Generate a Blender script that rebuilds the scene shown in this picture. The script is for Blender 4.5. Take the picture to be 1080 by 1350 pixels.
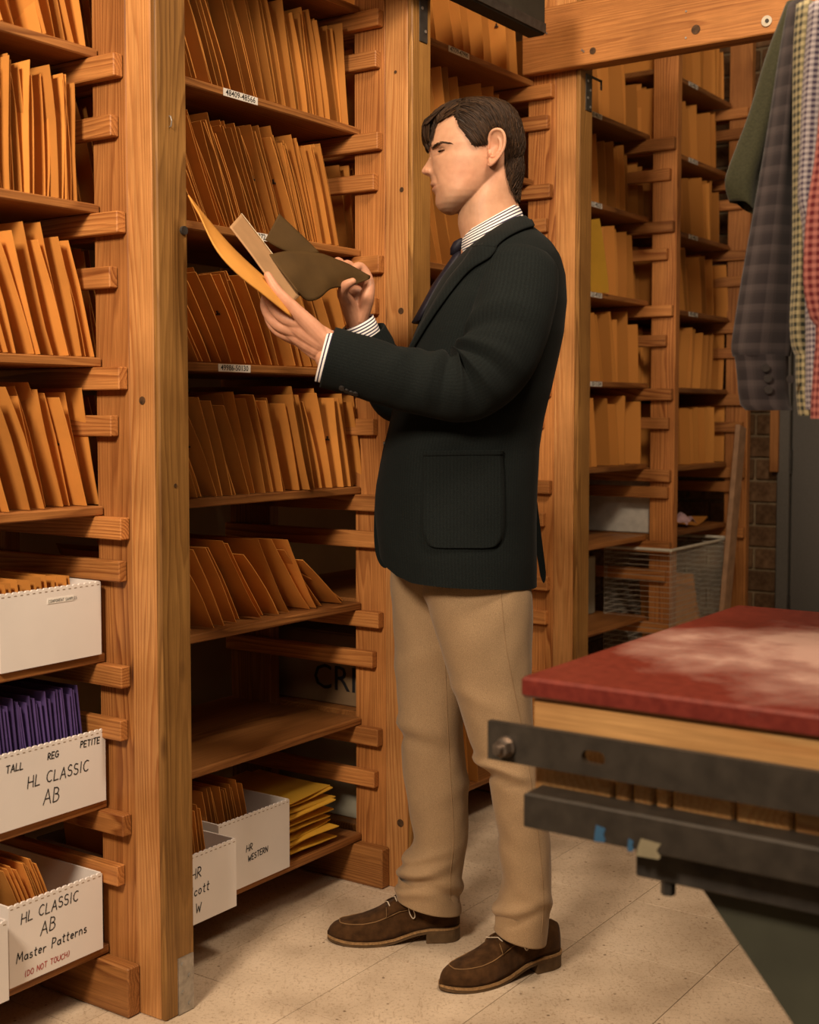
import bpy, bmesh, math, random
from mathutils import Vector, Matrix, noise
from mathutils.bvhtree import BVHTree
random.seed(7)
for o in list(bpy.data.objects): bpy.data.objects.remove(o)
SC = bpy.context.scene; COL = SC.collection; PI = math.pi
# ------------------------------------------------------------------ camera
F, CY, PITCH, TH, H = 1720., 643., .0566, .6054, 1.187
cam = bpy.data.cameras.new('camera'); camo = bpy.data.objects.new('camera', cam); COL.objects.link(camo)
camo.location = (0, 0, H); camo.rotation_euler = (PI/2-PITCH, 0, 0)
cam.sensor_fit = 'HORIZONTAL'; cam.sensor_width = 36; cam.lens = F/1080*36
cam.shift_y = -(675-CY)/1080
cam.clip_start = .05
cam.dof.use_dof = True; cam.dof.focus_distance = 2.85; cam.dof.aperture_fstop = 5.6
SC.camera = camo
SC.view_settings.view_transform = 'Standard'; SC.view_settings.look = 'None'
SC.view_settings.gamma = 1; SC.view_settings.use_curve_mapping = False
SC.view_settings.exposure = -0.16
# ------------------------------------------------------------------ world and room lamps
w_ = bpy.data.worlds.new('World'); SC.world = w_; w_.use_nodes = True
w_.node_tree.nodes['Background'].inputs[0].default_value = (1.0, .76, .52, 1)
w_.node_tree.nodes['Background'].inputs[1].default_value = .055
def area(name, loc, target, size, sizey, power, color):
    l = bpy.data.lights.new(name, 'AREA'); l.shape = 'RECTANGLE'; l.size = size; l.size_y = sizey
    l.energy = power; l.color = color
    o = bpy.data.objects.new(name, l); COL.objects.link(o); o.location = loc
    o.rotation_euler = (Vector(target)-Vector(loc)).to_track_quat('-Z', 'Y').to_euler()
    return o
area('ceiling_lamp_left', (-1.10, .30, 2.50), (-.3, 2.5, 1.1), .45, .45, 100, (1, .79, .58))
area('ceiling_lamp_front', (.30, .05, 2.80), (.0, 2.7, 1.0), .6, .6, 10, (1, .79, .58))
area('ceiling_lamp_aisle', (.60, 1.75, 2.95), (1.15, 3.5, 1.1), .45, .45, 46, (1, .79, .58))
# ------------------------------------------------------------------ coordinates
c_, s_ = math.cos(PITCH), math.sin(PITCH)
U = Vector((math.sin(TH), math.cos(TH), 0)); V = Vector((-math.cos(TH), math.sin(TH), 0)); Z = Vector((0, 0, 1))
P1 = Vector((-.4758, 2.4853, 0)); PHI = PI/2-TH
def W(s, t, z): return P1+U*s+V*t+Z*z                       # shelf run s, depth t, height z
def pr(P):
    x, y, z = P; z -= H; yy = y*c_-z*s_; zz = z*c_+y*s_
    return (540+F*x/yy, CY-F*zz/yy)
def at(px, py, Y):                                            # a point on the sight line at distance Y
    a = (px-540)/F; b = -(py-CY)/F; d = Vector((a, c_+b*s_, -s_+b*c_)); k = Y/d.y
    return Vector((d.x*k, Y, H+d.z*k))
def s_at(px, t, z=1.):
    a, b = -2, 6
    for _ in range(40):
        m = (a+b)/2
        if pr(W(m, t, z))[0] < px: a = m
        else: b = m
    return a
def z_at(s, t, py):
    a, b = -1, 4
    for _ in range(40):
        m = (a+b)/2
        if pr(W(s, t, m))[1] > py: a = m
        else: b = m
    return a
# ------------------------------------------------------------------ materials
MATS = {}
def newmat(name, rough=.6, spec=.3):
    m = bpy.data.materials.new(name); m.use_nodes = True; nt = m.node_tree
    b = nt.nodes['Principled BSDF']; b.inputs['Roughness'].default_value = rough
    b.inputs['Specular IOR Level'].default_value = spec
    MATS[name] = m
    return m, nt, b
def N(nt, t, **kw):
    n = nt.nodes.new(t)
    for k, v in kw.items():
        if k.startswith('i_'):
            k = k[2:]; k = int(k) if k.isdigit() else k.replace('_', ' ')
            n.inputs[k].default_value = v
        else: setattr(n, k, v)
    return n
def ramp(nt, fac, stops):
    r = nt.nodes.new('ShaderNodeValToRGB'); e = r.color_ramp.elements
    while len(e) < len(stops): e.new(.5)
    for i, (p, c) in enumerate(stops): e[i].position = p; e[i].color = (*c, 1)
    nt.links.new(fac, r.inputs[0]); return r
def mixc(nt, fac, a, b, mode='MIX'):
    n = nt.nodes.new('ShaderNodeMix'); n.data_type = 'RGBA'; n.blend_type = mode
    for sock, v in ((0, fac), (6, a), (7, b)):
        if isinstance(v, (int, float)): n.inputs[sock].default_value = v
        elif isinstance(v, tuple): n.inputs[sock].default_value = (*v, 1)
        else: nt.links.new(v, n.inputs[sock])
    return n.outputs[2]
def bump(nt, b, h, strength=.3, dist=.002):
    n = N(nt, 'ShaderNodeBump', i_Strength=strength, i_Distance=dist)
    nt.links.new(h, n.inputs['Height']); nt.links.new(n.outputs[0], b.inputs['Normal'])
def vmath(nt, op, a, b):
    n = nt.nodes.new('ShaderNodeVectorMath'); n.operation = op
    for i, v in enumerate((a, b)):
        if isinstance(v, tuple): n.inputs[i].default_value = v
        elif v is not None: nt.links.new(v, n.inputs[i])
    return n.outputs[0]
def wood(name, axis, light, dark, scale=1., rough=.5, knots=True):
    m, nt, b = newmat(name, rough, .35)
    tc = N(nt, 'ShaderNodeTexCoord'); oi = N(nt, 'ShaderNodeObjectInfo')
    rn = N(nt, 'ShaderNodeTexWhiteNoise', noise_dimensions='1D'); nt.links.new(oi.outputs['Random'], rn.inputs['W'])
    rv = vmath(nt, 'SUBTRACT', rn.outputs['Color'], (.5, .5, .5))
    off = [.20, .20, .20]; off[axis] = 5.
    p = vmath(nt, 'ADD', tc.outputs['Object'], vmath(nt, 'MULTIPLY', rv, tuple(off)))
    sc = [1, 1, 1]; sc[axis] = .085
    q = vmath(nt, 'MULTIPLY', p, tuple(sc))
    n1 = N(nt, 'ShaderNodeTexNoise', i_Scale=7.5, i_Detail=2.); nt.links.new(q, n1.inputs['Vector'])
    q2 = vmath(nt, 'ADD', q, vmath(nt, 'MULTIPLY', vmath(nt, 'SUBTRACT', n1.outputs['Color'], (.5, .5, .5)), (.15, .15, .15)))
    wv = N(nt, 'ShaderNodeTexWave', wave_type='RINGS', rings_direction='XYZ'[axis], wave_profile='SAW', i_Scale=38.*scale, i_Distortion=1.6, i_Detail=3.)
    wv.inputs['Detail Scale'].default_value = 1.5
    nt.links.new(q2, wv.inputs['Vector'])
    rw = ramp(nt, wv.outputs['Fac'], [(0, (0,)*3), (.45, (.35,)*3), (.86, (1,)*3), (1., (0,)*3)])
    nm_ = N(nt, 'ShaderNodeTexNoise', i_Scale=14., i_Detail=2.); nt.links.new(q, nm_.inputs['Vector'])
    rm = ramp(nt, nm_.outputs['Fac'], [(.32, (.28,)*3), (.66, (1,)*3)])
    class _R: pass
    r1 = _R(); r1.outputs = [mixc(nt, mixc(nt, 1., rw.outputs[0], rm.outputs[0], 'MULTIPLY'), light, dark)]
    fs = [420, 420, 420]; fs[axis] = 9
    n2 = N(nt, 'ShaderNodeTexNoise', i_Scale=1., i_Detail=3.); nt.links.new(vmath(nt, 'MULTIPLY', p, tuple(fs)), n2.inputs['Vector'])
    r2 = ramp(nt, n2.outputs['Fac'], [(.3, (.72, .70, .66)), (.7, (1.08, 1.08, 1.08))])
    c = mixc(nt, 1., r1.outputs[0], r2.outputs[0], 'MULTIPLY')
    # old wood: scuffs and hand-worn dark patches, one per board
    n3 = N(nt, 'ShaderNodeTexNoise', i_Scale=4.5, i_Detail=4.); nt.links.new(p, n3.inputs['Vector'])
    r3 = ramp(nt, n3.outputs['Fac'], [(.3, (.74, .70, .66)), (.62, (1.06, 1.06, 1.06))])
    c = mixc(nt, 1., c, r3.outputs[0], 'MULTIPLY')
    if knots:
        ks = [5.5, 5.5, 5.5]; ks[axis] = 2.2
        vo = N(nt, 'ShaderNodeTexVoronoi', i_Scale=1.); nt.links.new(vmath(nt, 'MULTIPLY', p, tuple(ks)), vo.inputs['Vector'])
        r4 = ramp(nt, vo.outputs['Distance'], [(.02, (.16, .09, .05)), (.085, (1, 1, 1))])
        c = mixc(nt, 1., c, r4.outputs[0], 'MULTIPLY')
    br = N(nt, 'ShaderNodeMapRange', i_3=.78, i_4=1.16); nt.links.new(oi.outputs['Random'], br.inputs[0])
    hs = N(nt, 'ShaderNodeHueSaturation'); nt.links.new(br.outputs[0], hs.inputs['Value']); nt.links.new(c, hs.inputs['Color'])
    nt.links.new(hs.outputs[0], b.inputs['Base Color'])
    bump(nt, b, n2.outputs['Fac'], .25, .0012)
    return m
FL, FD = (.56, .240, .070), (.235, .068, .014)
for ax in range(3): wood('fir_'+'xyz'[ax], ax, FL, FD)
for ax in range(3): wood('shelf_'+'xyz'[ax], ax, (.42, .180, .052), (.18, .058, .014))
for ax in range(3): wood('pale_'+'xyz'[ax], ax, (.62, .36, .14), (.46, .20, .06), .8)
for ax in range(3): wood('post_'+'xyz'[ax], ax, (.62, .305, .105), (.40, .155, .042))
for ax in range(3): wood('olive_'+'xyz'[ax], ax, (.38, .192, .052), (.15, .062, .013))  # darker tone with the shade of the post fronts painted in
def plain(name, col, rough=.6, spec=.3, var=.0, nscale=30., namt=.12, metal=0., bmp=0., sheen=0., randobj=False):
    m, nt, b = newmat(name, rough, spec); b.inputs['Metallic'].default_value = metal
    tc = N(nt, 'ShaderNodeTexCoord')
    n = N(nt, 'ShaderNodeTexNoise', i_Scale=nscale, i_Detail=4.); nt.links.new(tc.outputs['Object'], n.inputs['Vector'])
    lo = tuple(c*(1-namt) for c in col); hi = tuple(min(1, c*(1+namt)) for c in col)
    r = ramp(nt, n.outputs['Fac'], [(.32, lo), (.68, hi)]); c = r.outputs[0]
    if var:
        oi = N(nt, 'ShaderNodeObjectInfo'); br = N(nt, 'ShaderNodeMapRange', i_3=1-var, i_4=1+var); nt.links.new(oi.outputs['Random'], br.inputs[0])
        hs = N(nt, 'ShaderNodeHueSaturation'); nt.links.new(br.outputs[0], hs.inputs['Value']); nt.links.new(c, hs.inputs['Color']); c = hs.outputs[0]
    nt.links.new(c, b.inputs['Base Color'])
    if sheen: b.inputs['Sheen Weight'].default_value = sheen; b.inputs['Sheen Roughness'].default_value = .5
    if bmp: bump(nt, b, n.outputs['Fac'], bmp, .002)
    return m
plain('manila', (.62, .262, .055), .62, .25, var=.24, nscale=9, namt=.10, bmp=.25)
plain('yellow_paper', (.74, .43, .05), .5, .3, var=.1, nscale=12, namt=.08)
plain('purple_paper', (.125, .078, .25), .5, .3, var=.3, nscale=14, namt=.2)
plain('purple_edge', (.42, .34, .50), .6, .3, var=.2)
plain('box_white', (.78, .73, .69), .7, .2, var=.04, nscale=6, namt=.04)
plain('label_white', (.85, .82, .76), .6, .2, nscale=40, namt=.05)
plain('ink', (.02, .02, .022), .6, .2)
plain('ink_red', (.45, .06, .05), .6, .2)
plain('steel_zinc', (.42, .40, .37), .42, .5, metal=.8, nscale=60, namt=.2)
plain('steel_dark', (.05, .045, .04), .5, .4, metal=.4, nscale=40, namt=.3)
plain('brass', (.55, .36, .12), .35, .5, metal=.9)
plain('plaster', (.60, .47, .28), .85, .1, nscale=3, namt=.16)
plain('duct_dark', (.035, .030, .022), .7, .2, nscale=10, namt=.25)
plain('cardboard_dark', (.25, .165, .09), .8, .1, nscale=8, namt=.15)
plain('pale_box', (.42, .40, .31), .8, .1, nscale=6, namt=.1)
# ------------------------------------------------------------------ mesh helpers
def link(name, me, mat, parent=None, M=None, smooth=False):
    o = bpy.data.objects.new(name, me); COL.objects.link(o)
    if mat and not me.materials: me.materials.append(MATS[mat] if isinstance(mat, str) else mat)
    if M is not None: o.matrix_world = M
    if parent is not None:
        o.parent = parent; o.matrix_parent_inverse = parent.matrix_basis.inverted()
    if smooth: me.shade_smooth()
    return o
def pydata(name, v, f):
    me = bpy.data.meshes.new(name); me.from_pydata([tuple(x) for x in v], [], f); me.update(); return me
def tag(o, label, cat, group=None, kind=None):
    if label: o['label'] = label
    if cat: o['category'] = cat
    if group: o['group'] = group
    if kind: o['kind'] = kind
    return o
def empty(name, loc, rz=0., label=None, cat=None, group=None):
    o = bpy.data.objects.new(name, None); COL.objects.link(o); o.location = loc; o.rotation_euler = (0, 0, rz)
    o.empty_display_size = .05
    return tag(o, label, cat, group)
def frame(x, y, z, o): return Matrix(((x[0], y[0], z[0], o[0]), (x[1], y[1], z[1], o[1]), (x[2], y[2], z[2], o[2]), (0, 0, 0, 1)))
SF = Matrix.Rotation(PHI, 4, 'Z')
_bc = {}
def boxmesh(dx, dy, dz, bev=.002):
    k = (round(dx, 4), round(dy, 4), round(dz, 4), bev)
    if k in _bc: return _bc[k]
    bm = bmesh.new(); bmesh.ops.create_cube(bm, size=1)
    bmesh.ops.scale(bm, vec=(dx, dy, dz), verts=bm.verts)
    if bev: bmesh.ops.bevel(bm, geom=bm.edges[:], offset=min(bev, .3*min(dx, dy, dz)), segments=1, affect='EDGES')
    me = bpy.data.meshes.new('box'); bm.to_mesh(me); bm.free(); _bc[k] = me
    return me
def board(name, s0, s1, t0, t1, z0, z1, mat, parent=None, bev=.002, tilt=None):
    """a sawn board in shelf coordinates; a wood material gets its grain along the longest side"""
    d = (s1-s0, t1-t0, z1-z0); me = boxmesh(*d, bev).copy(); me.name = name
    if mat in ('fir', 'shelf', 'pale', 'post', 'olive'): mat = mat+'_'+'xyz'[max(range(3), key=lambda i: d[i])]
    M = Matrix.Translation(W((s0+s1)/2, (t0+t1)/2, (z0+z1)/2)) @ SF
    if tilt: M = M @ Matrix.Rotation(tilt[1], 4, tilt[0])
    return link(name, me, mat, parent, M)
def join_boxes(bm_list):
    pass
def tube(pts, r, n=6, closed=False, cap=True):
    """verts, faces of a tube along pts; r a number or list"""
    pts = [Vector(p) for p in pts]; v = []; f = []; L = len(pts)
    t0 = (pts[1]-pts[0]).normalized(); a = t0.orthogonal().normalized()
    for i, p in enumerate(pts):
        t = (pts[min(i+1, L-1)]-pts[max(i-1, 0)]).normalized()
        a = (a-t*a.dot(t)).normalized(); b = t.cross(a); rr = r[i] if isinstance(r, (list, tuple)) else r
        for k in range(n):
            g = 2*PI*k/n; v.append(p+a*(rr*math.cos(g))+b*(rr*math.sin(g)))
    for i in range(L-1):
        for k in range(n):
            f.append((i*n+k, i*n+(k+1) % n, (i+1)*n+(k+1) % n, (i+1)*n+k))
    if cap: f.append(tuple(range(n))[::-1]); f.append(tuple((L-1)*n+k for k in range(n)))
    return v, f
class MB:
    def __init__(s): s.v = []; s.f = []
    def add(s, vf):
        n = len(s.v); s.v += [tuple(x) for x in vf[0]]; s.f += [tuple(i+n for i in q) for q in vf[1]]; return s
    def box(s, M, dx, dy, dz):
        v = [M @ Vector((x*dx/2, y*dy/2, z*dz/2)) for x in (-1, 1) for y in (-1, 1) for z in (-1, 1)]
        return s.add((v, [(0, 1, 3, 2), (4, 6, 7, 5), (0, 4, 5, 1), (2, 3, 7, 6), (0, 2, 6, 4), (1, 5, 7, 3)]))
    def prism(s, poly, M, th):
        """polygon in local xz, thickness along local y (0..th)"""
        n = len(poly); v = [M @ Vector((x, 0, z)) for x, z in poly]+[M @ Vector((x, th, z)) for x, z in poly]
        f = [tuple(range(n)), tuple(range(n, 2*n))[::-1]]+[(i, i+n, (i+1) % n+n, (i+1) % n) for i in range(n)]
        return s.add((v, f))
    def build(s, name, mat, parent=None, smooth=False, M=None):
        return link(name, pydata(name, s.v, s.f), mat, parent, M, smooth)
def crom(pts, n):
    """Catmull-Rom resampling of tuples to n samples"""
    P = [tuple(map(float, p)) for p in pts]; m = len(P)-1; out = []
    for i in range(n):
        u = i*m/(n-1); k = min(int(u), m-1); t = u-k
        p0, p1, p2, p3 = P[max(k-1, 0)], P[k], P[k+1], P[min(k+2, m)]
        out.append(tuple(.5*(2*b+(c-a)*t+(2*a-5*b+4*c-d)*t*t+(3*b-a-3*c+d)*t**3) for a, b, c, d in zip(p0, p1, p2, p3)))
    return out
def lerp_table(tab, x):
    """tab: sorted rows (x, a, b, ...): piecewise linear"""
    if x <= tab[0][0]: return tab[0][1:]
    for r0, r1 in zip(tab, tab[1:]):
        if x <= r1[0]:
            k = (x-r0[0])/(r1[0]-r0[0]); return tuple(a+(b-a)*k for a, b in zip(r0[1:], r1[1:]))
    return tab[-1][1:]
# lettering: printed (built-in font) and felt-pen (single strokes)
def printed(text, size, M, mat='ink', parent=None, name='printed_text', bold=0.):
    cu = bpy.data.curves.new('t', 'FONT'); cu.body = text; cu.size = size; cu.align_x = 'CENTER'; cu.align_y = 'CENTER'
    cu.offset = bold; cu.extrude = .0002; cu.resolution_u = 2
    o = bpy.data.objects.new('t', cu); COL.objects.link(o)
    dg = bpy.context.evaluated_depsgraph_get(); me = bpy.data.meshes.new_from_object(o.evaluated_get(dg)); me.name = name
    bpy.data.objects.remove(o); me.materials.clear()
    return link(name, me, mat, parent, M)
def arc(cx, cy, rx, ry, a0, a1, n=7): return [(cx+rx*math.cos(math.radians(a0+(a1-a0)*i/n)), cy+ry*math.sin(math.radians(a0+(a1-a0)*i/n))) for i in range(n+1)]
GL = {'H': (.6, [[(0, 0), (.02, 1)], [(.6, .02), (.56, 1)], [(0, .5), (.6, .52)]]), 'L': (.5, [[(.05, 1), (0, 0), (.5, .03)]]),
 'C': (.6, [arc(.35, .5, .35, .5, 50, 310)]), 'A': (.65, [[(0, 0), (.35, 1), (.65, 0)], [(.12, .36), (.56, .38)]]),
 'S': (.5, [arc(.25, .75, .23, .24, 40, 250)+arc(.25, .26, .25, .26, 80, -150)]), 'I': (.2, [[(.1, 0), (.1, 1)]]),
 'B': (.5, [[(0, 0), (.03, 1)], [(.03, 1)]+arc(.15, .76, .28, .24, 90, -90)+arc(.18, .27, .32, .27, 90, -90)+[(0, 0)]]),
 'M': (.75, [[(0, 0), (.1, 1), (.36, .3), (.64, 1), (.75, 0)]]), 'P': (.5, [[(0, 0), (.04, 1)], [(.04, .98)]+arc(.16, .73, .32, .26, 90, -90)+[(.03, .47)]]),
 'W': (.8, [[(0, 1), (.2, 0), (.4, .7), (.6, 0), (.8, 1)]]), 'E': (.5, [[(.5, 1), (0, 1), (0, 0), (.5, 0)], [(0, .5), (.42, .5)]]),
 'T': (.6, [[(.3, 0), (.3, 1)], [(0, 1), (.6, 1)]]), 'R': (.55, [[(0, 0), (.04, 1)], [(.04, .98)]+arc(.16, .73, .32, .26, 90, -90)+[(.08, .48), (.55, 0)]]),
 'G': (.6, [arc(.33, .5, .33, .5, 50, 340)+[(.62, .45), (.4, .45)]]), 'D': (.55, [[(0, 0), (.02, 1)], [(0, 1)]+arc(.05, .5, .5, .5, 90, -90)]),
 'O': (.6, [arc(.3, .5, .3, .5, 90, 450, 10)]), 'N': (.6, [[(0, 0), (.02, 1), (.58, 0), (.6, 1)]]), 'U': (.6, [[(0, 1)]+arc(.3, .32, .3, .32, 180, 360)+[(.6, 1)]]),
 'K': (.55, [[(0, 0), (0, 1)], [(.5, 1), (.03, .45), (.55, 0)]]), 'Y': (.55, [[(0, 1), (.28, .5), (.55, 1)], [(.28, .5), (.25, 0)]]),
 '(': (.25, [arc(.3, .5, .3, .62, 120, 240)]), ')': (.25, [arc(-.05, .5, .3, .62, 60, -60)]),
 'a': (.45, [arc(.2, .25, .2, .25, 30, 380)+[(.4, .5), (.45, 0)]]), 's': (.35, [arc(.17, .4, .14, .13, 40, 250, 5)+arc(.17, .14, .17, .14, 80, -150, 5)]),
 't': (.32, [[(.14, .85), (.12, .08), (.3, 0)], [(0, .58), (.32, .6)]]), 'e': (.4, [[(.02, .26), (.38, .3)]+arc(.2, .27, .19, .26, 10, 310)]),
 'r': (.32, [[(0, .5), (.02, 0)], [(.02, .3), (.15, .48), (.32, .46)]]), 'n': (.42, [[(0, .5), (.02, 0)], [(.02, .32)]+arc(.2, .28, .18, .22, 150, 0, 5)+[(.4, 0)]]),
 'c': (.36, [arc(.2, .26, .2, .26, 40, 320)]), 'l': (.16, [[(.05, 1), (.05, .05), (.16, 0)]]), 'o': (.42, [arc(.2, .26, .2, .26, 90, 450)]),
 'h': (.42, [[(0, 1), (.02, 0)], [(.02, .3)]+arc(.2, .28, .18, .22, 150, 0, 5)+[(.4, 0)]]), ' ': (.35, [])}
def handwritten(lines, M, parent, mat='ink', name='handwriting', pen=.0011):
    """lines: (text, x, z, size, slope); M maps local x,z on the face with y pointing out"""
    rnd = random.Random(3)
    for text, x0, z0, size, slope in lines:
        x = x0; mb = MB()
        for ch in text:
            w, strokes = GL[ch]; jz = rnd.uniform(-.05, .05)*size
            for st in strokes:
                pts = [(x+(px+.12*pz)*size, z0+(x-x0)*slope+jz+pz*size*rnd.uniform(.96, 1.04)) for px, pz in st]
                for (ax, az), (bx, bz) in zip(pts, pts[1:]):
                    dx, dz = bx-ax, bz-az; l = math.hypot(dx, dz) or 1; nx, nz = -dz/l*pen, dx/l*pen; ex, ez = dx/l*pen*.6, dz/l*pen*.6
                    q = [(ax-ex+nx, az-ez+nz), (ax-ex-nx, az-ez-nz), (bx+ex-nx, bz+ez-nz), (bx+ex+nx, bz+ez+nz)]
                    mb.add(([M @ Vector((a, .0005, b)) for a, b in q], [(0, 1, 2, 3)]))
            x += (w+.22)*size
        mb.build(name, mat, parent)
# ================================================================== the room
SH = [2.186, 1.892, 1.594, 1.297, 1.005, .713, .419, .122]      # shelf tops, from the top
tS, tP, PW = .155, .0805, .0806
S1, S2, S3, S4, S5 = 0., .848, 1.719, 2.625, 3.36
# floor: vinyl tiles laid parallel to the shelving
m, nt, b = newmat('vinyl_tile', .55, .3)
tc = N(nt, 'ShaderNodeTexCoord'); geo = N(nt, 'ShaderNodeNewGeometry'); oi = N(nt, 'ShaderNodeObjectInfo')
n1 = N(nt, 'ShaderNodeTexNoise', i_Scale=5., i_Detail=6.); nt.links.new(geo.outputs['Position'], n1.inputs['Vector'])
r1 = ramp(nt, n1.outputs['Fac'], [(.3, (.46, .355, .25)), (.6, (.66, .53, .39)), (.8, (.72, .59, .45))])
n2 = N(nt, 'ShaderNodeTexNoise', i_Scale=120., i_Detail=6., i_Roughness=.8); nt.links.new(geo.outputs['Position'], n2.inputs['Vector'])
r2 = ramp(nt, n2.outputs['Fac'], [(.36, (.50, .42, .34)), (.47, (1, 1, 1))])
c = mixc(nt, .8, r1.outputs[0], r2.outputs[0], 'MULTIPLY')
mp = N(nt, 'ShaderNodeMapping'); mp.inputs['Scale'].default_value = (90, 26, 1); mp.inputs['Rotation'].default_value = (0, 0, .9)
nt.links.new(geo.outputs['Position'], mp.inputs[0])
n3 = N(nt, 'ShaderNodeTexNoise', i_Scale=1., i_Detail=4., i_Distortion=1.5); nt.links.new(mp.outputs[0], n3.inputs['Vector'])
r3 = ramp(nt, n3.outputs['Fac'], [(.33, (.45, .36, .28)), (.41, (1, 1, 1))])
c = mixc(nt, .30, c, r3.outputs[0], 'MULTIPLY')
vo = N(nt, 'ShaderNodeTexVoronoi', i_Scale=22.); nt.links.new(geo.outputs['Position'], vo.inputs['Vector'])
r4 = ramp(nt, vo.outputs['Distance'], [(.05, (.22, .16, .11)), (.09, (1, 1, 1))])
c = mixc(nt, .8, c, r4.outputs[0], 'MULTIPLY')
br = N(nt, 'ShaderNodeMapRange', i_3=.92, i_4=1.05); nt.links.new(oi.outputs['Random'], br.inputs[0])
hs = N(nt, 'ShaderNodeHueSaturation'); nt.links.new(br.outputs[0], hs.inputs['Value']); nt.links.new(c, hs.inputs['Color'])
nt.links.new(hs.outputs[0], b.inputs['Base Color']); bump(nt, b, n2.outputs['Fac'], .12, .001)
plain('tile_joint', (.17, .12, .08), .9, .1)
fl = link('floor', boxmesh(9, 9, .02, 0).copy(), 'tile_joint', None, Matrix.Translation(W(1.2, -1.2, -.0113)) @ SF); fl['kind'] = 'structure'
TL = .3048
tm = boxmesh(TL-.0016, TL-.0016, .004, .0006).copy(); tm.name = 'tile'; tm.materials.append(MATS['vinyl_tile'])
for i in range(-4, 11):
    for j in range(-8, 3):
        cx, cy = -.11+i*TL, .13+j*TL
        p = W(cx+TL/2, cy+TL/2, 0); q = pr(p)
        if p.y < 1.0 or not (-350 < q[0] < 1450 and q[1] < 1700) : continue
        link('tile', tm, None, fl, Matrix.Translation((p.x, p.y, -.002)) @ SF)
# outlying floor beyond the separately laid tiles
# back wall: plaster left, brick right; right wall with the steel door
m, nt, b = newmat('brick', .85, .15)
tc = N(nt, 'ShaderNodeTexCoord'); oi = N(nt, 'ShaderNodeObjectInfo')
n1 = N(nt, 'ShaderNodeTexNoise', i_Scale=45., i_Detail=5.); nt.links.new(tc.outputs['Object'], n1.inputs['Vector'])
r1 = ramp(nt, n1.outputs['Fac'], [(.3, (.115, .060, .030)), (.7, (.25, .145, .075))])
br = N(nt, 'ShaderNodeMapRange', i_3=.75, i_4=1.25); nt.links.new(oi.outputs['Random'], br.inputs[0])
hs = N(nt, 'ShaderNodeHueSaturation'); nt.links.new(br.outputs[0], hs.inputs['Value']); nt.links.new(r1.outputs[0], hs.inputs['Color'])
nt.links.new(hs.outputs[0], b.inputs['Base Color']); bump(nt, b, n1.outputs['Fac'], .5, .003)
plain('mortar', (.34, .25, .15), .9, .1, nscale=60, namt=.2, bmp=.4)
wb = board('wall_back', -2.2, 3.95, .80, .95, 0, 3.2, 'plaster', bev=0); wb['kind'] = 'structure'
wm = board('wall_brick', 2.0, 3.90, .74, .799, 0, 3.2, 'mortar', bev=0); wm['kind'] = 'structure'
wr = board('wall_right', 3.80, 3.95, -2.6, .735, 0, 3.2, 'mortar', bev=0); wr['kind'] = 'structure'
ce = board('ceiling', -2.2, 3.95, -4.2, .95, 3.2, 3.3, 'plaster', bev=0); ce['kind'] = 'structure'
CH = .098; far = MB()
for k in range(0, 30):
    z0 = .02+k*CH; sh = .105*(k % 2)
    for i in range(9):
        a = 2.0+sh+i*.21-.1
        if a < 2.0 or a+.2 > 3.8: continue
        if a > 2.4 and .35 < z0 < 2.3: board('brick', a, a+.197, .728, .744, z0, z0+.085, 'brick', wm, .002)
        else: far.box(Matrix.Translation(W(a+.0985, .736, z0+.0425)) @ SF, .197, .016, .085)
    for i in range(3):
        b0 = .72-sh-i*.21
        if b0 < .13: continue
        t0 = max(b0-.197, .085)
        board('brick', 3.786, 3.803, t0, b0, z0, z0+.085, 'brick', wr, .002)
o = far.build('brickwork', 'brick', wm); o['kind'] = 'stuff'
plain('door_grey', (.115, .108, .098), .55, .35, nscale=160, namt=.08)
plain('door_frame_grey', (.13, .12, .105), .5, .35, nscale=100, namt=.08)
dr = board('door_1', 3.755, 3.79, -.93, .028, .01, 2.15, 'door_grey', bev=.003); dr['kind'] = 'structure'
fr = board('trim_1', 3.735, 3.80, .032, .085, 0, 2.22, 'door_frame_grey', bev=.003); fr['kind'] = 'structure'
for z in (.30, .93, 1.9):
    hb = MB(); hb.add(tube([W(3.745, .030, z+k*.021) for k in range(6)], .0085, 10))
    for k in range(1, 5): hb.add(tube([W(3.745, .030, z+k*.021-.0015), W(3.745, .030, z+k*.021+.0015)], .0105, 10))
    hb.build('hinge', 'steel_dark', dr)
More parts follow.
